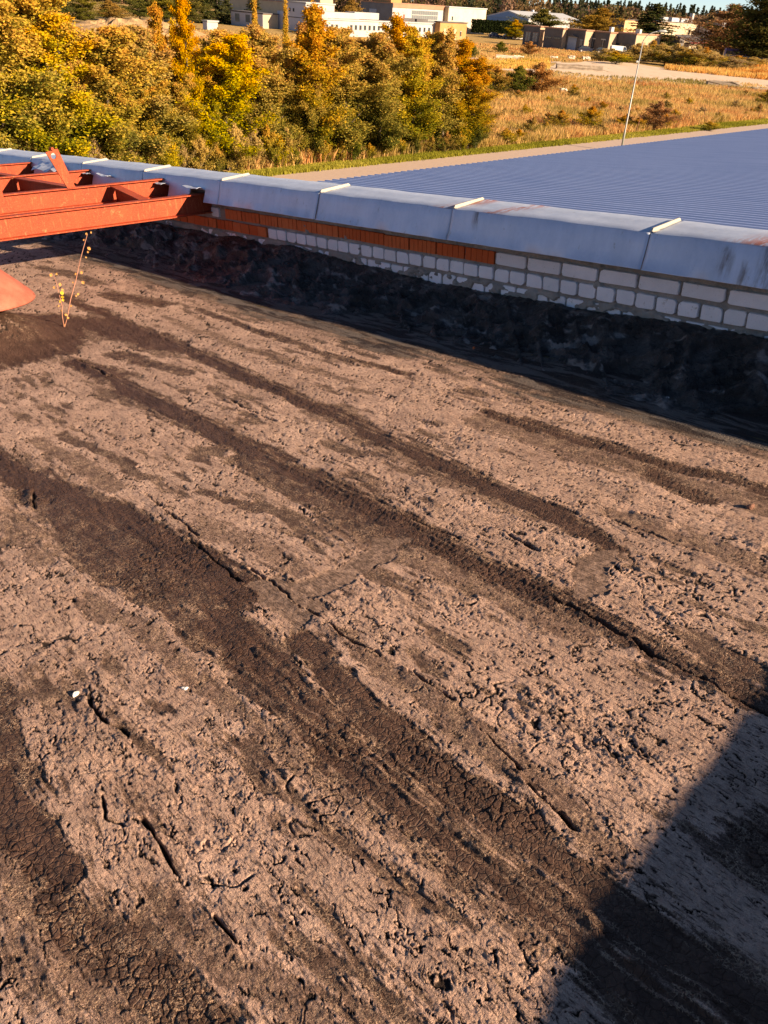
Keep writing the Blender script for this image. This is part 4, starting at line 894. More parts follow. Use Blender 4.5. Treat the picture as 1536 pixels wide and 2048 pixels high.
# ================================================================== vehicles
def car(label, px, heading, col, long=4.4, van=False, group=None):
    g = gp(*px); t = thing('van' if van else 'parked_car', label, 'van' if van else 'car', tuple(g), heading, group); m = plain('car paint', col, .3, .03, 1, 0, 0, .5); L = long / 2
    def ext(pts, w, name, mat, par, tuck=.0):
        k = len(pts); v = []
        for s in (-1, 1): v += [(x, s * (w - tuck * max(0, z - .9)), z) for x, z in pts]
        mb = MB(); mb.add(v, [tuple(range(k)), tuple(range(2 * k - 1, k - 1, -1))] + [(i, (i + 1) % k, (i + 1) % k + k, i + k) for i in range(k)]); return mb.build(name, mat, par, bevel=.03)
    if van:
        bo = ext([(-L, .35), (L, .35), (L, .95), (L - .55, 1.15), (L - 1.15, 1.95), (-L + .1, 2.05), (-L, 1.9)], .95, 'body', m, t, .08); ext([(L - .62, 1.2), (L - 1.12, 1.85), (L - 1.7, 1.85), (L - 1.7, 1.2)], .955, 'side_window', M_WIN, t, .08)
    else:
        bo = ext([(-L, .32), (L, .32), (L, .68), (L - .25, .82), (L - 1.2, .95), (-L + .35, .98), (-L, .8)], .88, 'body', m, t); cb = ext([(L - 1.25, .94), (L - 1.95, 1.42), (-L + .9, 1.46), (-L + .2, .97)], .80, 'cabin', M_WIN, t, .25); ext([(L - 1.9, 1.425), (L - 2.0, 1.47), (-L + .95, 1.50), (-L + .85, 1.465)], .70, 'roof_panel', m, t)
    for sx in (-1, 1):
        for sy in (-1, 1):
            mb = MB(); mb.tube([(sx * (L - .85), sy * .70, .33), (sx * (L - .85), sy * .90, .33)], .33, 14); w_ = mb.build('wheel', M_ROOFD, t); mb = MB(); mb.tube([(sx * (L - .85), sy * .901, .33), (sx * (L - .85), sy * .915, .33)], .19, 10); mb.build('rim', M_FRM, w_)
    for sy in (-1, 1):
        mb = MB(); mb.box(L - .02, L + .012, sy * .66 - .16, sy * .66 + .16, .62, .74); mb.build('headlight', M_PANE, t)
    return t
car('dark blue car parked by the fence below the clipped hedge', (990, 75.5), .15, (.03, .04, .09)); car('dark car parked nose to tail behind the white car', (1017, 78.5), .15, (.03, .03, .04), 4.0); car('white car parked left of the stepped workshops', (1037, 80), .15, (.78, .77, .75))
car('dark blue estate car in front of the garage door workshop', (1171, 104.5), .1, (.02, .025, .05), 4.6); car('black car in front of the white-framed windows', (1204, 107), .1, (.02, .02, .022), 4.2)
car('white delivery van parked at the last workshop', (1237, 109), .1, (.80, .79, .77), 4.9, True)
bt = thing('bus', 'long purple and white bus half hidden behind the dry shrubs', 'bus', tuple(gp(1492, 124)), -.12); M_PUR = plain('purple paint', (.09, .06, .28), .3, .05, 1, 0, 0, .5)
mb = MB(); mb.box(-6.3, 6.3, -1.25, 1.25, .35, 1.5); mb.build('lower_body', M_FRM, bt, bevel=.05); mb = MB(); mb.box(-6.32, 6.32, -1.26, 1.26, 2.45, 3.0); mb.build('upper_body', M_PUR, bt, bevel=.08)
for i in range(7): mb = MB(); mb.box(-6.2 + i * 1.8, -6.2 + i * 1.8 + 1.6, -1.23, 1.23, 1.5, 2.45); mb.build('window', M_WIN, bt)
for i in range(8): mb = MB(); mb.box(-6.3 + i * 1.8 - .02, -6.3 + i * 1.8 + .1, -1.245, 1.245, 1.5, 2.45); mb.build('pillar', M_PUR, bt)
for sx in (-3.9, 3.6):
    for sy in (-1, 1): mb = MB(); mb.tube([(sx, sy * 1.0, .5), (sx, sy * 1.27, .5)], .5, 16); mb.build('wheel', M_ROOFD, bt)

# ================================================================== lamp post, posts, blocks, stones
M_GALV = plain('galvanised pole', (.33, .34, .33), .5, .08, 2, 0, .3)
G = gp(1241.5, 304); lp = thing('street_lamp', 'slender galvanised street lamp with curved arm beside the path', 'street lamp', tuple(G))
hp = height_at(G, 86); RX = Vector(RC[:, 0] * 1.0); RX = Vector((RC[0, 0], RC[1, 0], 0)).normalized()
pole = [Vector((0, 0, 0)), Vector((0, 0, 1.6)), Vector((0, 0, 1.7)), Vector((0, 0, hp))]; mb = MB(); mb.tube(pole, [.085, .085, .065, .045], 10); mb.build('pole', M_GALV, lp, True)
arm = [Vector((0, 0, hp)) + RX * (1.25 * (1 - math.cos(a))) + Vector((0, 0, .85 * math.sin(a))) for a in [math.radians(x) for x in range(0, 81, 8)]]; mb = MB(); mb.tube(arm, .038, 8); mb.build('arm', M_GALV, lp, True)
e = arm[-1]; mb = MB(); mb.tube([e - RX * .05, e + RX * .12 + Vector((0, 0, .03)), e + RX * .55 + Vector((0, 0, .05)), e + RX * .72 + Vector((0, 0, .03))], [.05, .10, .11, .03], 10); mb.build('lamp_head', M_GALV, lp, True)
zb = height_at(G, 124); mb = MB(); mb.tube([Vector((0, 0, zb)) - RX * .05, Vector((0, 0, zb)) - RX * .2], .09, 8); mb.build('camera_box', M_FRM, lp)
M_RUST = plain('rusty post', (.24, .11, .06), .9, .25, 6)
PST = [((1232, 256), (1236, 232), 'thin rusty stake left of the street lamp among red leaves'), ((1271, 265), (1282, 231), 'leaning rusty fence post just right of the street lamp'), ((1307, 246), (1310, 228), 'short rusty fence post in front of the red-brown bush'), ((1373, 247), (1379, 223), 'rusty fence post right of the red-brown bush'), ((1403, 248), (1412, 215), 'leaning rusty fence post carrying a thin top rail'), ((1434, 240), (1438, 219), 'rusty fence post at the right end of the top rail'), ((1514, 239), (1524, 211), 'lone rusty fence post near the right edge')]
for (a, c, lab) in PST:
    g = gp(*a); z = height_at(g, c[1]); top = gp(c[0], c[1], z) - g; t = thing('fence_post', lab, 'fence post', tuple(g), 0, 'old rusty fence posts by the path')
    mb = MB(); mb.tube([(0, 0, -.2), tuple(top)], .035, 6); mb.build('stake', M_RUST, t); mb = MB(); mb.tube([tuple(top * .97), tuple(top * .97 + RX * .1)], .012, 5); mb.build('hook', M_RUST, t)
def block(name, label, cat, px, wpx, hpx, mat, dep=.8, seed=1, rz=0.0, rough=.08):
    g = gp(*px); a = gp(px[0] + wpx, px[1]); Lx = (a - g).length; hz = height_at(g, px[1] - hpx); r = random.Random(seed); bm = bmesh.new(); bmesh.ops.create_cube(bm, size=1); bmesh.ops.subdivide_edges(bm, edges=list(bm.edges), cuts=3, use_grid_fill=True)
    for v in bm.verts: v.co = Vector(((v.co.x) * Lx, v.co.y * dep, (v.co.z + .5) * hz)) + Vector((r.uniform(-1, 1), r.uniform(-1, 1), r.uniform(-1, 1))) * rough * min(hz, dep)
    for v in bm.verts: v.co.z = max(v.co.z, -.05)
    me = bpy.data.meshes.new(name); bm.to_mesh(me); bm.free(); o = obj(name, me, mat); o.location = g; o.rotation_euler = (0, 0, rz); return tag(o, label, cat)
M_OLDC = plain('old concrete', (.26, .215, .165), .95, .35, 1.2, .4); M_STONE = plain('pale boulder', (.62, .53, .42), .9, .2, 1.5, .4)
block('concrete_beam', 'long broken concrete beam lying on the pale sand lot', 'concrete block', (1158, 140), 58, 10, M_OLDC, 1.0, 3, .12)
block('concrete_block', 'short dark concrete block lying on the sand at right', 'concrete block', (1444, 173), 38, 10, M_OLDC, 1.0, 4, -.05, .16)
block('concrete_block', 'pale concrete block at the far right edge of the lot', 'concrete block', (1522, 184), 24, 8, M_OLDC, 1.0, 5)
block('concrete_block', 'pale concrete slab in grass below the leftmost workshop', 'concrete block', (1013, 117), 26, 6, M_STONE, 1.0, 6); block('concrete_block', 'small pale concrete lump right of the slab in grass', 'concrete block', (1037, 118), 12, 6, M_STONE, .9, 7, 0, .2)
block('boulder', 'round pale boulder in the grass beside the orange weeds', 'boulder', (1125, 190), 10, 12, M_STONE, .9, 8, 0, .25); block('boulder', 'small boulder at the lot edge below the garage door', 'boulder', (1142, 119), 7, 7, M_STONE, .9, 9, 0, .25)
block('boulder', 'small boulder at the lot edge below the black car', 'boulder', (1172, 121), 8, 7, M_STONE, .9, 10, 0, .25); block('boulder', 'low boulder at the lot edge left of the other two', 'boulder', (1107, 118), 9, 5, M_STONE, .9, 11, 0, .25)
# spoil heap at far left
g = gp(245, 66); bm = bmesh.new(); bmesh.ops.create_grid(bm, x_segments=60, y_segments=40, size=1)
for v in bm.verts:
    x, y_ = v.co.x, v.co.y; r_ = max(0, 1 - (x * x + y_ * y_)); v.co = Vector((x * 16, y_ * 12, 1.9 * r_ ** .8 * (1 + .35 * math.sin(x * 7 + y_ * 3) * math.sin(y_ * 5)) + .9 * r_ * float(vn(np.array([x * 9]), np.array([y_ * 9]), 4)[0]) - .1))
me = bpy.data.meshes.new('spoil_heap'); bm.to_mesh(me); bm.free(); o = obj('spoil_heap', me, plain('pale spoil', (.36, .24, .12), .95, .45, .9, .9)); o.location = g + Vector((0, 10, 0)); tag(o, 'pale heap of earth and rubble behind the trees at left', 'spoil heap')
# ================================================================== plants
def m_leaf(name, tr=.35):
    b = NB(name); a = b.attr('lc').outputs['Color']; oi = b.n('ObjectInfo').outputs['Random']
    hsv = b.n('HueSaturation', Hue=b.rng(oi, 0, 1, .494, .504), Saturation=b.rng(oi, 0, 1, .9, 1.08), Value=b.rng(oi, 0, 1, .85, 1.12), Color=a)
    d = b.n('BsdfDiffuse', Color=hsv, Roughness=.6); t = b.n('BsdfTranslucent', Color=hsv); m = b.n('MixShader', i0=tr); b.t.links.new(d.outputs[0], m.inputs[1]); b.t.links.new(t.outputs[0], m.inputs[2]); b.t.links.new(m.outputs[0], b.out.inputs[0]); return b.m
M_LEAF = m_leaf('leaves'); M_BARK = plain('bark', (.13, .10, .075), .95, .3, 6, .4)
def leaf_quads(C, size, R, drop=.0):
    """random leaf-sized quads at centres C; returns verts, faces"""
    n = len(C); a = R.normal(size=(n, 3)); a /= np.linalg.norm(a, axis=1)[:, None]; b = R.normal(size=(n, 3)); b[:, 2] -= drop; b -= a * (a * b).sum(1)[:, None]; b /= np.linalg.norm(b, axis=1)[:, None]; c = np.cross(a, b)
    s = (size * R.uniform(.6, 1.35, n))[:, None]; b = b * s; c = c * s * .62
    V = np.empty((n, 4, 3), np.float32); V[:, 0] = C - b; V[:, 1] = C + c; V[:, 2] = C + b; V[:, 3] = C - c
    return V.reshape(-1, 3), np.arange(4 * n, dtype=np.int32).reshape(-1, 4)
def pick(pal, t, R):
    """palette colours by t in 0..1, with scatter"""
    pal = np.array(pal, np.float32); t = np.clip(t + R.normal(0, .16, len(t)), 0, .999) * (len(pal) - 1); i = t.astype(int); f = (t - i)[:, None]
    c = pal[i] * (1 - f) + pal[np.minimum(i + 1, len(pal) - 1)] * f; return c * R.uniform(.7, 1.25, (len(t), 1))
def tree_mesh(seed, H, Wd, nleaf, pal, lsize=.085, nb=60, base=.04, shape=1.0, spread=.16, lift=.75, tip=0.0, bushy=False):
    """trunk with limbs, crown of leaf faces around the limbs"""
    R = np.random.RandomState(seed); mb = MB(); top = H * .96; lean = R.normal(0, .03 * H, 2)
    ax = lambda t: np.array([lean[0] * t * t + .05 * math.sin(t * 7 + seed), lean[1] * t * t + .05 * math.cos(t * 6), H * t])
    mb.tube([ax(t) for t in np.linspace(0, .97, 9)], [max(.008, .011 * H * (1 - t) + .006) for t in np.linspace(0, .97, 9)], 7)
    C = []; T = []; per = nleaf // nb
    for i in range(nb):
        t = base + (1 - base) * ((i + R.rand()) / nb) ** 1.12; t = min(t, .985); p = ax(t); az = R.uniform(0, 6.283)
        prof_ = (math.sin(math.pi * min(1, (t * .87 + .22)) ** shape) ** .75) * (1 - .35 * t); prof_ = (min(1, .62 + 1.4 * t) * (1 - t) ** .5 * 1.1 if bushy else prof_); L = Wd * .5 * prof_ * (R.uniform(.55, 1.2) + (R.rand() < .12) * .5) + .12
        d = np.array([math.cos(az), math.sin(az), lift * R.uniform(.5, 1.3)]); d /= np.linalg.norm(d); q_ = [p + d * L * s + np.array([0, 0, -.10 * L * s * s]) for s in (0, .35, .7, 1)]
        mb.tube(q_, [max(.006, .010 * L + .004), .008 * L + .004, .006, .003], 4, False)
        s = R.uniform(.15, 1.05, per) ** .8; c = p + d * (L * s)[:, None]; c[:, 2] -= .10 * L * s * s; c += R.normal(0, spread * (.5 + .5 * (1 - t)), (per, 3)) * np.array([1, 1, .9]) * min(1.0, H / 6 + .3)
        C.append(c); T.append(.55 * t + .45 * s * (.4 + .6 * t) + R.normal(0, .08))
    if tip:
        k = nleaf // 18; z = R.uniform(.84, 1.06, k); c = np.array([ax(min(1, q)) for q in z]); c[:, 2] = z * H; c += R.normal(0, .10, (k, 3)); C.append(c); T.append(np.full(k, .8))
    C = np.concatenate(C); T = np.concatenate(T).astype(np.float32); C[:, 2] = np.maximum(C[:, 2], .05)
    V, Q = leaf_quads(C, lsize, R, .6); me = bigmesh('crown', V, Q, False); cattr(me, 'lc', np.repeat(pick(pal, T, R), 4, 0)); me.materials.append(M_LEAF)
    tm = newmesh('trunk', mb.v, mb.f); tm.materials.append(M_BARK); return tm, me
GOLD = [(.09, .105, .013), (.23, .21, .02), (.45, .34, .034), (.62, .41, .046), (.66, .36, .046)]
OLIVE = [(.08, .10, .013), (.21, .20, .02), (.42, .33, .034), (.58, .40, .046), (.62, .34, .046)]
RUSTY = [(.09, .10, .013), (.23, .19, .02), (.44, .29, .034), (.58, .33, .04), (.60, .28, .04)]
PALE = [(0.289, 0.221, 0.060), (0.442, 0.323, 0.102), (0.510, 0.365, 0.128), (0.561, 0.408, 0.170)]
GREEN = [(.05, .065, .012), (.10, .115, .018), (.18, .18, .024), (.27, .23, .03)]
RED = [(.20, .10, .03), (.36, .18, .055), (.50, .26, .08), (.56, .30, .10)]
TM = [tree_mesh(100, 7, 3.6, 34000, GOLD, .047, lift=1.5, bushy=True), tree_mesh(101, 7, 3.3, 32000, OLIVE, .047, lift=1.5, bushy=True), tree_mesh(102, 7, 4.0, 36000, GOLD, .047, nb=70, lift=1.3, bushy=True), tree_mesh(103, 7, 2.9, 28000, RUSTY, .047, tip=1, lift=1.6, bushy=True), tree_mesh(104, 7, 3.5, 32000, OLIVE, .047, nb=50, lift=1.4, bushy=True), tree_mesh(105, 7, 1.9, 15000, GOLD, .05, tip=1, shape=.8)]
def place_tree(meshes, g, H, H0, wf, name, label, cat, group=None, rz=None):
    tm, cm = meshes; k = H / H0; t = thing(name, label, cat, tuple(g), rnd.uniform(0, 6.28) if rz is None else rz, group); t.scale = (k * wf, k * wf, k); obj('trunk', tm, None, t); obj('crown', cm, None, t); return t
# the thicket of young trees beyond the path: (photo column, metres behind the path edge, row of the top, variant, width factor)
TL = 'young gold and green leaved tree in the dense thicket beyond the path'; TG = 'young trees of the thicket beyond the path'
def tlabel(x, back, vr):
    look = ('golden-leaved', 'olive-green leaved', 'broad golden', 'rust-tipped', 'bushy olive-gold', 'slim golden')[vr]
    at = next(t for lim, t in ((20, 'cut by the left frame edge'), (110, 'above the steel lug plate at left'), (165, 'beside the spoil heap at left'), (240, 'below the left half of the spoil heap'), (330, 'below the right half of the spoil heap'), (400, 'just left of the white hut'), (460, 'below the white hut'), (530, 'below the grey office'), (600, 'left of the two-storey white block'), (680, 'below the two-storey white block'), (740, 'below the first square windows'), (800, 'below the middle square windows'), (860, 'below the last square windows'), (9e9, 'at the right end of the thicket')) if x < lim)
    return look + ' thicket tree, ' + ('front row' if back < 3.6 else 'middle row' if back < 5.6 else 'back row') + ', ' + at
def on_row(x, back):                               # ground point seen in column x (about), 'back' metres beyond the path edge
    lo, hi = -75.0, 150.0
    for _ in range(40):
        m = (lo + hi) / 2; p = E0 + ED * m - EN * back
        if proj(p)[0] < x: lo = m
        else: hi = m
    return p
ROW = [(-60, 2.5, -40, 0, 1.3), (-20, 4, -60, 2, 1.2), (25, 3, -30, 1, 1.3), (60, 5.5, -45, 2, 1.2), (100, 3.5, -20, 0, 1.25), (128, 6, -10, 2, 1.2), (150, 3, 40, 4, 1.3), (185, 4.5, 62, 1, 1.3), (225, 3, 62, 0, 1.3), (262, 6, 58, 2, 1.15), (300, 3.2, 66, 4, 1.3), (335, 5, 30, 3, .9),
       (362, 7, 58, 5, .9), (392, 4, 8, 3, .8), (425, 6, 70, 0, 1.2), (455, 3.5, 76, 2, 1.25), (490, 6, 72, 1, 1.2), (516, 8, 8, 5, .55), (545, 4, 62, 0, 1.2), (573, 8, 18, 5, .55), (600, 5, 60, 3, 1.1), (625, 3.2, 28, 3, 1.1), (655, 6, 62, 1, 1.2), (690, 3.2, 66, 0, 1.25), (725, 5.5, 70, 2, 1.2),
       (758, 3, 78, 4, 1.25), (790, 4.5, 48, 3, 1.05), (822, 3, 64, 1, 1.15), (855, 5, 70, 2, 1.05), (880, 3, 72, 5, 1.1), (908, 3.5, 92, 3, 1.2), (935, 2.6, 125, 3, 1.2), (955, 4, 165, 3, 1.1)]
SPEC = {(392): 'tall slender spire-topped tree of the thicket at left', (516): 'thin leafy spire rising from the thicket left of the white block', (573): 'thin leafy spire in front of the two-storey white block', (625): 'tallest rust-tinged tree of the thicket in front of the long white building', (790): 'pointed rust-tinged tree in front of the row of square windows', (955): 'low rust-tinged tree at the right end of the thicket', (335): 'bushy spire-topped tree left of the small white hut'}
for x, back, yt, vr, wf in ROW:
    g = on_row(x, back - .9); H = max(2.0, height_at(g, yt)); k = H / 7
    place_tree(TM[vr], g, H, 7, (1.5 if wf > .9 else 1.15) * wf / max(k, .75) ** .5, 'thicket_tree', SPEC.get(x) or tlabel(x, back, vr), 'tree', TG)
for i in range(64):                                 # inner trees that close the thicket
    x = -80 + i * 16.2 + rnd.uniform(-9, 9); bk = rnd.uniform(2.0, 9); vr = rnd.choice((0, 1, 2, 4)); g = on_row(x, bk); H = rnd.uniform(4.8, 6.6) if x > 160 else rnd.uniform(6.5, 8.0)
    if x > 860: H *= .6
    place_tree(TM[vr], g, H, 7, 1.35, 'thicket_tree', 'lower ' + tlabel(x, bk, vr), 'tree', TG)
# shrubs
lotb0 = lambda x: float(np.interp(x, [500, 900, 1060, 1120, 1200, 1330, 1450, 1620], [135, 140, 150, 160, 169, 174, 180, 194]))
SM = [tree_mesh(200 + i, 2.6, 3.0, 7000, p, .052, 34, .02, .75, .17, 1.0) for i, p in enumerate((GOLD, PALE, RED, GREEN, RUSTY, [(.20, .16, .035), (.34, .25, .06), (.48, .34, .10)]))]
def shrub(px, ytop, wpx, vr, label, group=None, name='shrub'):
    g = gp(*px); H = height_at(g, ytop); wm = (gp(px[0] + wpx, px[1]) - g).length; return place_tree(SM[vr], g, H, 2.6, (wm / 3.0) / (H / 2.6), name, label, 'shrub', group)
SH = [((1310, 262), 205, 70, 2, 'round red-brown bush by the path right of the street lamp'), ((1245, 258), 232, 40, 4, 'low bush with red leaves at the foot of the street lamp'), ((1275, 262), 236, 40, 4, 'brownish bush between the lamp and the red-brown bush'), ((1075, 190), 128, 90, 2, 'big rust-coloured bush at the edge of the sand lot'), ((1035, 192), 135, 70, 3, 'dark green bush left of the rust-coloured bush'),
      ((985, 190), 135, 80, 4, 'brownish bush behind the right end of the thicket'), ((950, 175), 125, 70, 4, 'rust-brown bush behind the thicket'), ((1120, 262), 222, 50, 4, 'low rusty bush in tall straw grass left of the lamp'), ((1180, 262), 215, 60, 4, 'orange-gold bush in tall grass left of the lamp'), ((1060, 275), 235, 40, 0, 'small gold bush by the path near the thicket'),
      ((943, 118), 88, 26, 3, 'small dark green bush on the far field'), ((1000, 106), 84, 26, 3, 'dark low bush in front of the parked cars'), ((1058, 112), 84, 30, 2, 'rust bush below the leftmost workshop'), ((1530, 215), 180, 40, 0, 'yellow bush at the right edge of the field'),
      ((1010, 285), 258, 40, 0, 'small gold-green bush beside the path by the thicket'), ((1420, 262), 244, 40, 0, 'low yellow-green bush beside the path at right')]
for a in SH: shrub(*a)
for i in range(22):
    x = 1205 + i * 14 + rnd.uniform(-5, 5); y_ = 124 + (x - 1205) * .045 + rnd.uniform(-6, 6); ht = 38 if 1260 < x < 1420 else 22
    shrub((x, y_), y_ - ht * rnd.uniform(.8, 1.15), 44, (1, 1, 0, 1, 4)[i % 5], ('pale straw-coloured', 'pale straw-coloured', 'golden', 'pale straw-coloured', 'rust-gold')[i % 5] + ' shrub of the overgrown bank, ' + ('below the white van' if x < 1260 else 'below the spruce' if x < 1330 else 'below the red-trimmed shed' if x < 1425 else 'in front of the bus'), 'golden shrubs of the overgrown bank')
for i in range(12):
    x = 200 + i * 34; g = on_row(x, rnd.uniform(.9, 1.8)); place_tree(SM[(1, 0, 1)[i % 3]], g, rnd.uniform(1.6, 2.8), 2.6, .8, 'shrub', ('pale straw', 'golden', 'pale straw')[i % 3] + ' undergrowth bush at the foot of the thicket, ' + ('left of the white hut' if x < 400 else 'below the grey office' if x < 540 else 'below the two-storey block'), 'shrub', 'undergrowth bushes of the thicket')
for i in range(14):
    x = 560 + i * 30; g = on_row(x, rnd.uniform(.9, 1.8)); place_tree(SM[(0, 3, 0, 4)[i % 4]], g, rnd.uniform(1.0, 2.0), 2.6, .9, 'shrub', ('golden', 'dark green', 'golden', 'rust-tinged')[i % 4] + ' low bush along the path edge, ' + ('below the two-storey block' if x < 680 else 'below the square windows' if x < 870 else 'at the right end of the thicket'), 'shrub', 'low bushes along the path edge')
for i in range(46):
    x = rnd.uniform(1000, 1560); y_ = rnd.uniform(lotb0(x) + 12, 345 - (x - 600) * .1047 - 12); g = gp(x, y_); vr = rnd.choice((1, 1, 4, 0, 5, 5)); place_tree(SM[vr], g, rnd.uniform(.7, 1.3), 2.6, rnd.uniform(1.0, 1.8), 'weed_clump', {1: 'pale straw', 4: 'rust-brown', 0: 'golden', 5: 'yellow-brown'}[vr] + ' weed clump in the field, ' + ('near the path' if y_ > 225 else 'near the sand lot' if y_ < 195 else 'midway to the sand lot') + (', left of the street lamp' if x < 1180 else ', close to the street lamp' if x < 1330 else ', right of the red-brown bush' if x < 1450 else ', towards the right edge'), 'weeds', 'weed clumps of the straw field')
# taller trees among the buildings
BT = [tree_mesh(300, 12, 9, 15000, [(.05, .065, .014), (.10, .115, .018), (.19, .18, .024), (.32, .26, .03)], .15, 70, .12, .8, .42, .7), tree_mesh(301, 12, 9, 15000, [(.14, .11, .022), (.28, .18, .03), (.40, .25, .04), (.44, .25, .035)], .15, 70, .12, .8, .42, .7), tree_mesh(302, 12, 6, 9000, GOLD, .14, 50, .1, .9, .35, .9), tree_mesh(303, 16, 11, 18000, [(.20, .11, .05), (.32, .17, .075), (.42, .23, .10), (.46, .27, .13)], .14, 90, .06, .9, .45, 1.1), tree_mesh(304, 18, 10, 18000, [(.06, .065, .014), (.12, .115, .02), (.20, .175, .026), (.36, .27, .04)], .17, 90, .05, .9, .5, .9)]
def btree(px, ytop, wpx, vr, H0, label):
    g = gp(*px); H = height_at(g, ytop); wm = (gp(px[0] + wpx, px[1]) - g).length; W0 = (9, 9, 6, 11, 10)[vr]; place_tree(BT[vr], g, H, H0, (wm / W0) / (H / H0), 'broadleaf_tree', label, 'tree')
btree((1076, 82), 19, 56, 0, 12, 'round green-gold tree behind the leftmost workshop'); btree((1184, 86), 17, 64, 1, 12, 'round golden-brown tree behind the stepped workshops'); btree((1030, 80), 40, 26, 2, 12, 'slim young yellow tree by the clipped hedge')
btree((696, 66), -2, 46, 1, 12, 'round golden tree between the white block and the glazed hall'); btree((1440, 112), 10, 100, 3, 16, 'large rust-coloured birch at right behind the bank'); btree((1505, 126), -40, 80, 4, 18, 'tall dark green tree at the right edge'); btree((1555, 130), -60, 90, 4, 18, 'very tall dark tree cut by the right frame edge')
btree((1430, 104), 66, 36, 0, 12, 'small dark tree beside the red-trimmed shed'); btree((170, 46), -18, 60, 4, 18, 'dark tree beyond the spoil heap at far left'); btree((225, 42), 2, 60, 1, 12, 'orange-brown tree beyond the spoil heap'); btree((280, 42), -12, 60, 0, 12, 'green tree beyond the right side of the spoil heap'); btree((325, 44), -20, 60, 4, 18, 'dark green tree left of the spruces'); btree((120, 44), -30, 60, 0, 12, 'green tree at far left beyond the thicket'); btree((375, 46), -25, 60, 4, 18, 'dark tree just left of the spruces')
def spruce_mesh(seed, H, Wd, n, pal):
    R = np.random.RandomState(seed); mb = MB(); mb.tube([(0, 0, 0), (0, 0, H * .5), (0, 0, H * .97)], [.016 * H, .009 * H, .01], 7); C = []; T = []
    tiers = 17
    for i in range(tiers):
        t = .06 + .92 * i / tiers; L = Wd * .5 * (1 - t) ** .85 * R.uniform(.85, 1.1) + .1; k = 9
        for j in range(k):
            az = R.uniform(0, 6.28); m_ = max(4, int(n / tiers / k * (1.5 - t))); s = R.uniform(.1, 1, m_); l = L * R.uniform(.75, 1.15)
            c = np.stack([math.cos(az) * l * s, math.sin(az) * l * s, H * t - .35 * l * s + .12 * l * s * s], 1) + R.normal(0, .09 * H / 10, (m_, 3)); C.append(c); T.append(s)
    C = np.concatenate(C); T = np.concatenate(T); V, Q = leaf_quads(C, .017 * H / 1.3, R, 1.2); me = bigmesh('crown', V, Q, False); cattr(me, 'lc', np.repeat(pick(pal, T, R), 4, 0)); me.materials.append(M_LEAF); tm = newmesh('trunk', mb.v, mb.f); tm.materials.append(M_BARK); return tm, me
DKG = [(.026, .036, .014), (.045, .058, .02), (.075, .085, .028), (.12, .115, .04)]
SP = [spruce_mesh(400, 14, 6.5, 12000, DKG), spruce_mesh(401, 14, 5.5, 11000, DKG)]
def spruce(px, ytop, wpx, vr, label):
    g = gp(*px); H = height_at(g, ytop); wm = (gp(px[0] + wpx, px[1]) - g).length; place_tree(SP[vr], g, H, 14, (wm / 6.2) / (H / 14), 'spruce_tree', label, 'tree')
spruce((1298, 88), 3, 46, 0, 'dark spruce standing behind the last workshop'); spruce((412, 47), -22, 30, 1, 'leftmost of three dark spruces behind the grey office'); spruce((436, 47), -30, 34, 0, 'middle of three dark spruces behind the grey office'); spruce((509, 46), -16, 34, 1, 'dark spruce behind the right end of the grey office'); spruce((455, 46), -14, 28, 1, 'rightmost of three dark spruces behind the grey office')
# clipped hedge below the gabled hall
R = np.random.RandomState(9); a, c = gp(943, 69), gp(1026, 73); hz = height_at(a, 39); n_ = 9000; s = R.rand(n_); d = (c - a); nrm = Vector((-d.y, d.x, 0)).normalized()
C = np.array(a)[None] + s[:, None] * np.array(d)[None] + np.array(nrm)[None] * (R.uniform(-1, 1, n_) * 1.1 * (1 + .15 * np.sin(s * 90)))[:, None]; C[:, 2] = R.uniform(.1, 1, n_) ** .8 * hz * (1 + .04 * np.sin(s * 95))
V, Q = leaf_quads(C - np.array(a), .28, R, .8); me = bigmesh('foliage', V, Q, False); cattr(me, 'lc', np.repeat(pick([(.010, .018, .006), (.02, .032, .010), (.035, .05, .014)], R.rand(n_), R), 4, 0))
hg = thing('clipped_hedge', 'long dark green clipped hedge below the blue gabled hall', 'hedge', tuple(a)); obj('foliage', me, M_LEAF, hg); mb = MB()
for i in range(12): q_ = d * ((i + .5) / 12); mb.tube([(q_.x, q_.y, 0), (q_.x, q_.y, hz * .8)], .08, 5)
mb.build('stems', M_BARK, hg)
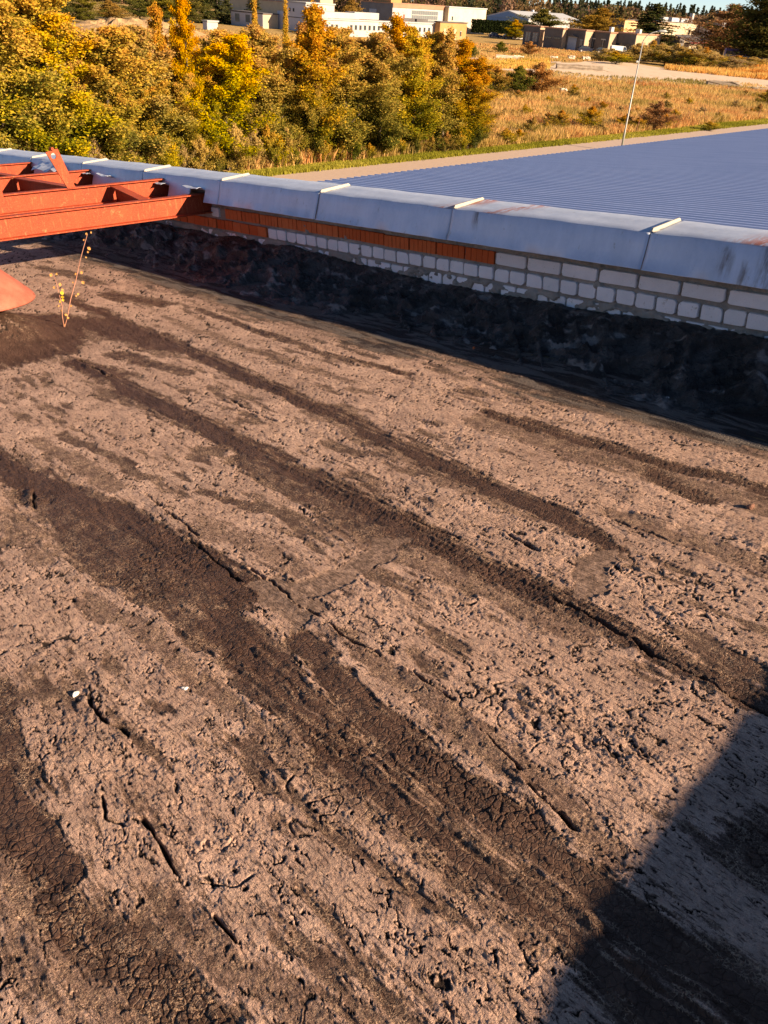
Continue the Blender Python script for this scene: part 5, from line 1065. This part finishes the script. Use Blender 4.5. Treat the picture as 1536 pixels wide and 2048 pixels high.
# far wood along the skyline
def wood():
    R = np.random.RandomState(21); Vs = []; Qs = []; Cs = []; b0 = 0
    for i in range(1000):
        row = R.randint(0, 4); x = R.uniform(-160, 1750); dist = 430 + row * 28 + R.uniform(0, 25); r = ray(x, 20); r = r / math.hypot(r[0], r[1]); g = np.array([r[0] * dist, r[1] * dist, 0]); con = R.rand() < (.62 if row > 1 else .38); n = 190
        H = (R.uniform(11.5, 14) if con else R.uniform(9, 12)) + row * .5; Wd = R.uniform(5.5, 8) if con else R.uniform(7, 10)
        z = R.uniform(.05, 1, n)
        if con: rad = Wd * .5 * (1 - z) ** .8 * R.uniform(.3, 1, n) + .1
        else: rad = Wd * .5 * np.sqrt(np.clip(1 - ((z - .58) / .45) ** 2, .02, 1)) * R.uniform(.3, 1, n) ** .5
        az = R.uniform(0, 6.283, n); C = np.stack([rad * np.cos(az), rad * np.sin(az), z * H], 1) + g
        V, Q = leaf_quads(C, .6 if con else .7, R, 1.0 if con else .3)
        pal = [(.035, .048, .024), (.06, .075, .036), (.095, .10, .048)] if con else [[(.18, .125, .05), (.28, .18, .065), (.38, .24, .075)], [(.11, .105, .035), (.17, .155, .045), (.26, .21, .06)], [(.20, .12, .07), (.30, .18, .10), (.38, .23, .12)]][R.randint(3)]
        Vs.append(V); Qs.append(Q + b0); b0 += len(V); Cs.append(np.repeat(pick(pal, R.rand(n), R), 4, 0))
    me = bigmesh('far_wood', np.concatenate(Vs), np.concatenate(Qs), False); cattr(me, 'lc', np.concatenate(Cs)); return tag(obj('far_wood', me, M_LEAF), 'mixed spruce and autumn wood along the skyline', 'wood', None, 'stuff')
wood()
# tall dry grass
def grass(name, label, N, sampler, hgt, pal, wid=.03, blades=4, fold=.35):
    R = np.random.RandomState(N); P = sampler(R, N); N = len(P); P = np.repeat(P, blades, 0); n = len(P); P = P + np.stack([R.normal(0, .10, n), R.normal(0, .10, n), np.zeros(n)], 1)
    patch = fbm(P[:, 0] * .11, P[:, 1] * .11, 3, 7); h = hgt * R.uniform(.5, 1.25, n) * (1 + .45 * patch); az = R.uniform(0, 6.28, n); ln = R.normal(.12, fold, n) * h * .6
    dx = np.stack([np.cos(az), np.sin(az), 0 * az], 1); w = wid * R.uniform(.6, 1.5, n) * (1 + np.hypot(P[:, 0], P[:, 1]) / 90); px = np.stack([-np.sin(az), np.cos(az), 0 * az], 1) * w[:, None]
    V = np.empty((n, 4, 3), np.float32); up = np.array([0, 0, 1.0]); V[:, 0] = P - px; V[:, 1] = P + px; V[:, 2] = P + px * .7 + up * (h * .6)[:, None] + dx * (ln * .35)[:, None]; V[:, 3] = P + up * h[:, None] + dx * ln[:, None]
    me = bigmesh(name, V.reshape(-1, 3), np.arange(4 * n, dtype=np.int32).reshape(-1, 4), False)
    t = np.clip(.5 + .75 * fbm(P[:, 0] * .16 + 5, P[:, 1] * .16, 3, 17) + .25 * fbm(P[:, 0], P[:, 1], 2, 18), 0, 1); cattr(me, 'lc', np.repeat(pick(pal, t, R), 4, 0)); return tag(obj(name, me, M_LEAF), label, 'grass', None, 'stuff')
STRAW = [(.40, .30, .065), (.58, .41, .11), (.72, .50, .16), (.76, .52, .18), (.66, .35, .10), (.52, .23, .065)]
GRN = [(0.111, 0.136, 0.017), (0.187, 0.187, 0.025), (0.323, 0.264, 0.060), (0.425, 0.323, 0.111)]
yv = lambda x: 345 - (x - 600) * .1047
def region(x0, x1, f0, f1, skip=None):
    def s(R, N):
        out = []
        for _ in range(N):
            x = R.uniform(x0, x1); a, b_ = f0(x), f1(x)
            if b_ <= a: continue
            y_ = R.uniform(a, b_)
            if skip and skip(x, y_): continue
            p = gp(x, y_); out.append((p.x, p.y, 0))
        return np.array(out)
    return s
lotb = lambda x: float(np.interp(x, [500, 900, 1060, 1120, 1200, 1330, 1450, 1620], [135, 140, 150, 160, 169, 174, 180, 194]))
grass('dry_grass', 'tall straw-coloured dry grass between the path and the sand lot', 42000, region(480, 1650, lotb, lambda x: yv(x) - 9), .72, STRAW, .013, 5)
grass('green_grass', 'greener low grass patch in the field left of the lamp', 5000, region(1090, 1270, lambda x: 176, lambda x: 222), .45, GRN, .016, 5)
grass('verge_grass', 'short green grass along the edge of the path', 9000, region(380, 1650, lambda x: yv(x) - 9, lambda x: yv(x) + 1), .2, [(.24, .24, .035), (.34, .32, .05), (.48, .42, .10)], .014, 6)
grass('far_grass', 'dry grass of the far field below the buildings', 22000, region(-150, 1230, lambda x: np.interp(x, [-150, 450, 640, 900, 1040, 1230], [40, 62, 74, 84, 92, 112]), lambda x: float(np.interp(x, [-150, 900, 1060, 1230], [130, 112, 124, 122]))), .42, STRAW, .02, 4)
grass('lot_weeds', 'sparse weeds growing on the sand lot', 2600, region(1080, 1620, lambda x: lotb(x) - 16, lambda x: lotb(x) + 2), .4, GRN[1:] + STRAW[2:4], .02, 4)
grass('bank_grass', 'pinkish dry grass on the bank at right', 5000, region(1330, 1650, lambda x: 118 + (x - 1330) * .03, lambda x: 140 + (x - 1330) * .10), .7, STRAW[2:], .018, 5)
grass('mid_grass', 'dry grass strip between the tracks left of the sand lot', 5000, region(640, 1100, lambda x: 120, lambda x: 138), .5, STRAW, .02, 4)
